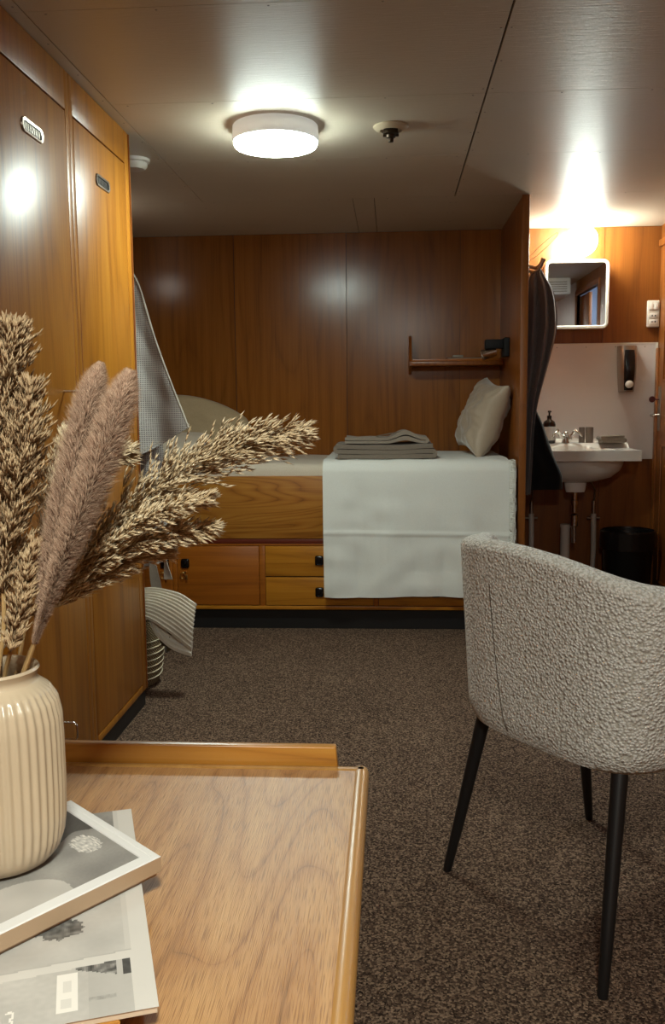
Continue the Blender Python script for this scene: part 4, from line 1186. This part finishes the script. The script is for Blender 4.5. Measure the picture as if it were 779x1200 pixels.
pampas('pale pampas plume half hidden behind the two mauve foxtails', [([(-0.3053, 0.7500, 0.9947), (-0.2888, 0.7550, 1.0382), (-0.2696, 0.7600, 1.0742), (-0.2508, 0.7600, 1.0996), (-0.2224, 0.7600, 1.1102)], .026, 300), ([(-0.2924, 0.7500, 1.0316), (-0.2855, 0.7500, 1.0680), (-0.2766, 0.7500, 1.1004), (-0.2697, 0.7500, 1.1253)], .018, 120)], TAN, [(-0.3148, 0.7000, 0.8919), (-0.3110, 0.7200, 0.9324), (-0.3101, 0.7400, 0.9673), (-0.3053, 0.7500, 0.9947)], 1.0)
pampas('tall brown pampas plume at the left edge of the photo', [([(-0.3016, 0.6800, 1.0024), (-0.3001, 0.6800, 1.0560), (-0.2964, 0.6750, 1.1089), (-0.2888, 0.6700, 1.1600), (-0.2779, 0.6650, 1.2033)], .044, 620), ([(-0.2924, 0.6700, 1.0442), (-0.2786, 0.6650, 1.0902), (-0.2694, 0.6600, 1.1285), (-0.2638, 0.6600, 1.1628)], .024, 200)], BRN, [(-0.3155, 0.6800, 0.8991), (-0.3089, 0.6800, 0.9443), (-0.3031, 0.6800, 0.9752), (-0.3013, 0.6800, 1.0091)], 1.0)
pampas('short dark pampas tuft just above the vase mouth', [([(-0.2919, 0.6650, 0.9624), (-0.2852, 0.6650, 0.9891), (-0.2770, 0.6650, 1.0189), (-0.2691, 0.6650, 1.0450)], .012, 150)], BRN, [(-0.3159, 0.6900, 0.8955), (-0.3062, 0.6840, 0.9362), (-0.2950, 0.6720, 0.9604)], 1.0)
pampas('small cream tuft behind the stems at the left edge', [([(-0.3203, 0.7100, 0.9496), (-0.3177, 0.7100, 0.9711), (-0.3131, 0.7100, 1.0029)], .010, 90)], [TAN[1], TAN[2], lin(250,240,220)], [(-0.3244, 0.6900, 0.8954), (-0.3200, 0.7000, 0.9276), (-0.3203, 0.7100, 0.9496)], 1.0)
foxtail('mauve foxtail plume, the left of the two', [(-0.2742, 0.6760, 0.9751), (-0.2631, 0.6700, 1.0179), (-0.2481, 0.6640, 1.0646), (-0.2323, 0.6580, 1.1096), (-0.2176, 0.6520, 1.1530), (-0.2078, 0.6500, 1.1789)], [.003,.0065,.0098,.0118,.0115,.0085,.002], PNK, [(-0.2996, 0.6880, 0.8964), (-0.2888, 0.6840, 0.9399), (-0.2742, 0.6760, 0.9751), (-0.2631, 0.6700, 1.0179), (-0.2481, 0.6640, 1.0646)])
foxtail('mauve-brown foxtail plume, the right of the two', [(-0.2757, 0.6720, 0.9673), (-0.2572, 0.6600, 1.0069), (-0.2359, 0.6500, 1.0506), (-0.2148, 0.6420, 1.0952), (-0.1944, 0.6360, 1.1408), (-0.1826, 0.6350, 1.1721)], [.0025,.0055,.0095,.0125,.0125,.0105,.003], PNK, [(-0.3047, 0.6900, 0.8956), (-0.2915, 0.6800, 0.9342), (-0.2757, 0.6720, 0.9673), (-0.2572, 0.6600, 1.0069), (-0.2359, 0.6500, 1.0506)])
#PL1

# ------------------------------------------------------------------ camera
import mathutils
f_px, pitch, yaw, roll = 1071.7, .118804, .0656613, .00988825
cp, sp_ = math.cos(pitch), math.sin(pitch); cy, sy = math.cos(yaw), math.sin(yaw)
fwd = V((-sy * cp, cy * cp, -sp_)); rt = V((cy, sy, 0)); dn = fwd.cross(rt)
c, s = math.cos(roll), math.sin(roll)
r2 = rt * c + dn * s; d2_ = rt * -s + dn * c
cam = bpy.data.cameras.new('camera'); co = bpy.data.objects.new('camera', cam); C.objects.link(co)
cam.sensor_fit = 'VERTICAL'; cam.sensor_height = 36.0; cam.lens = 36.0 * f_px / 1200.0
cam.clip_start = .02
mw = Matrix((r2, -d2_, -fwd)).transposed().to_4x4(); mw.translation = V((0, 0, 1.15)); co.matrix_world = mw
bpy.context.scene.camera = co

w = bpy.data.worlds.new('world'); bpy.context.scene.world = w; w.use_nodes = True
w.node_tree.nodes['Background'].inputs[0].default_value = (.02, .018, .015, 1); w.node_tree.nodes['Background'].inputs[1].default_value = 1.0
vs = bpy.context.scene.view_settings
vs.view_transform = 'Standard'; vs.look = 'None'; vs.gamma = 1.0; vs.use_curve_mapping = False; vs.exposure = 2.42
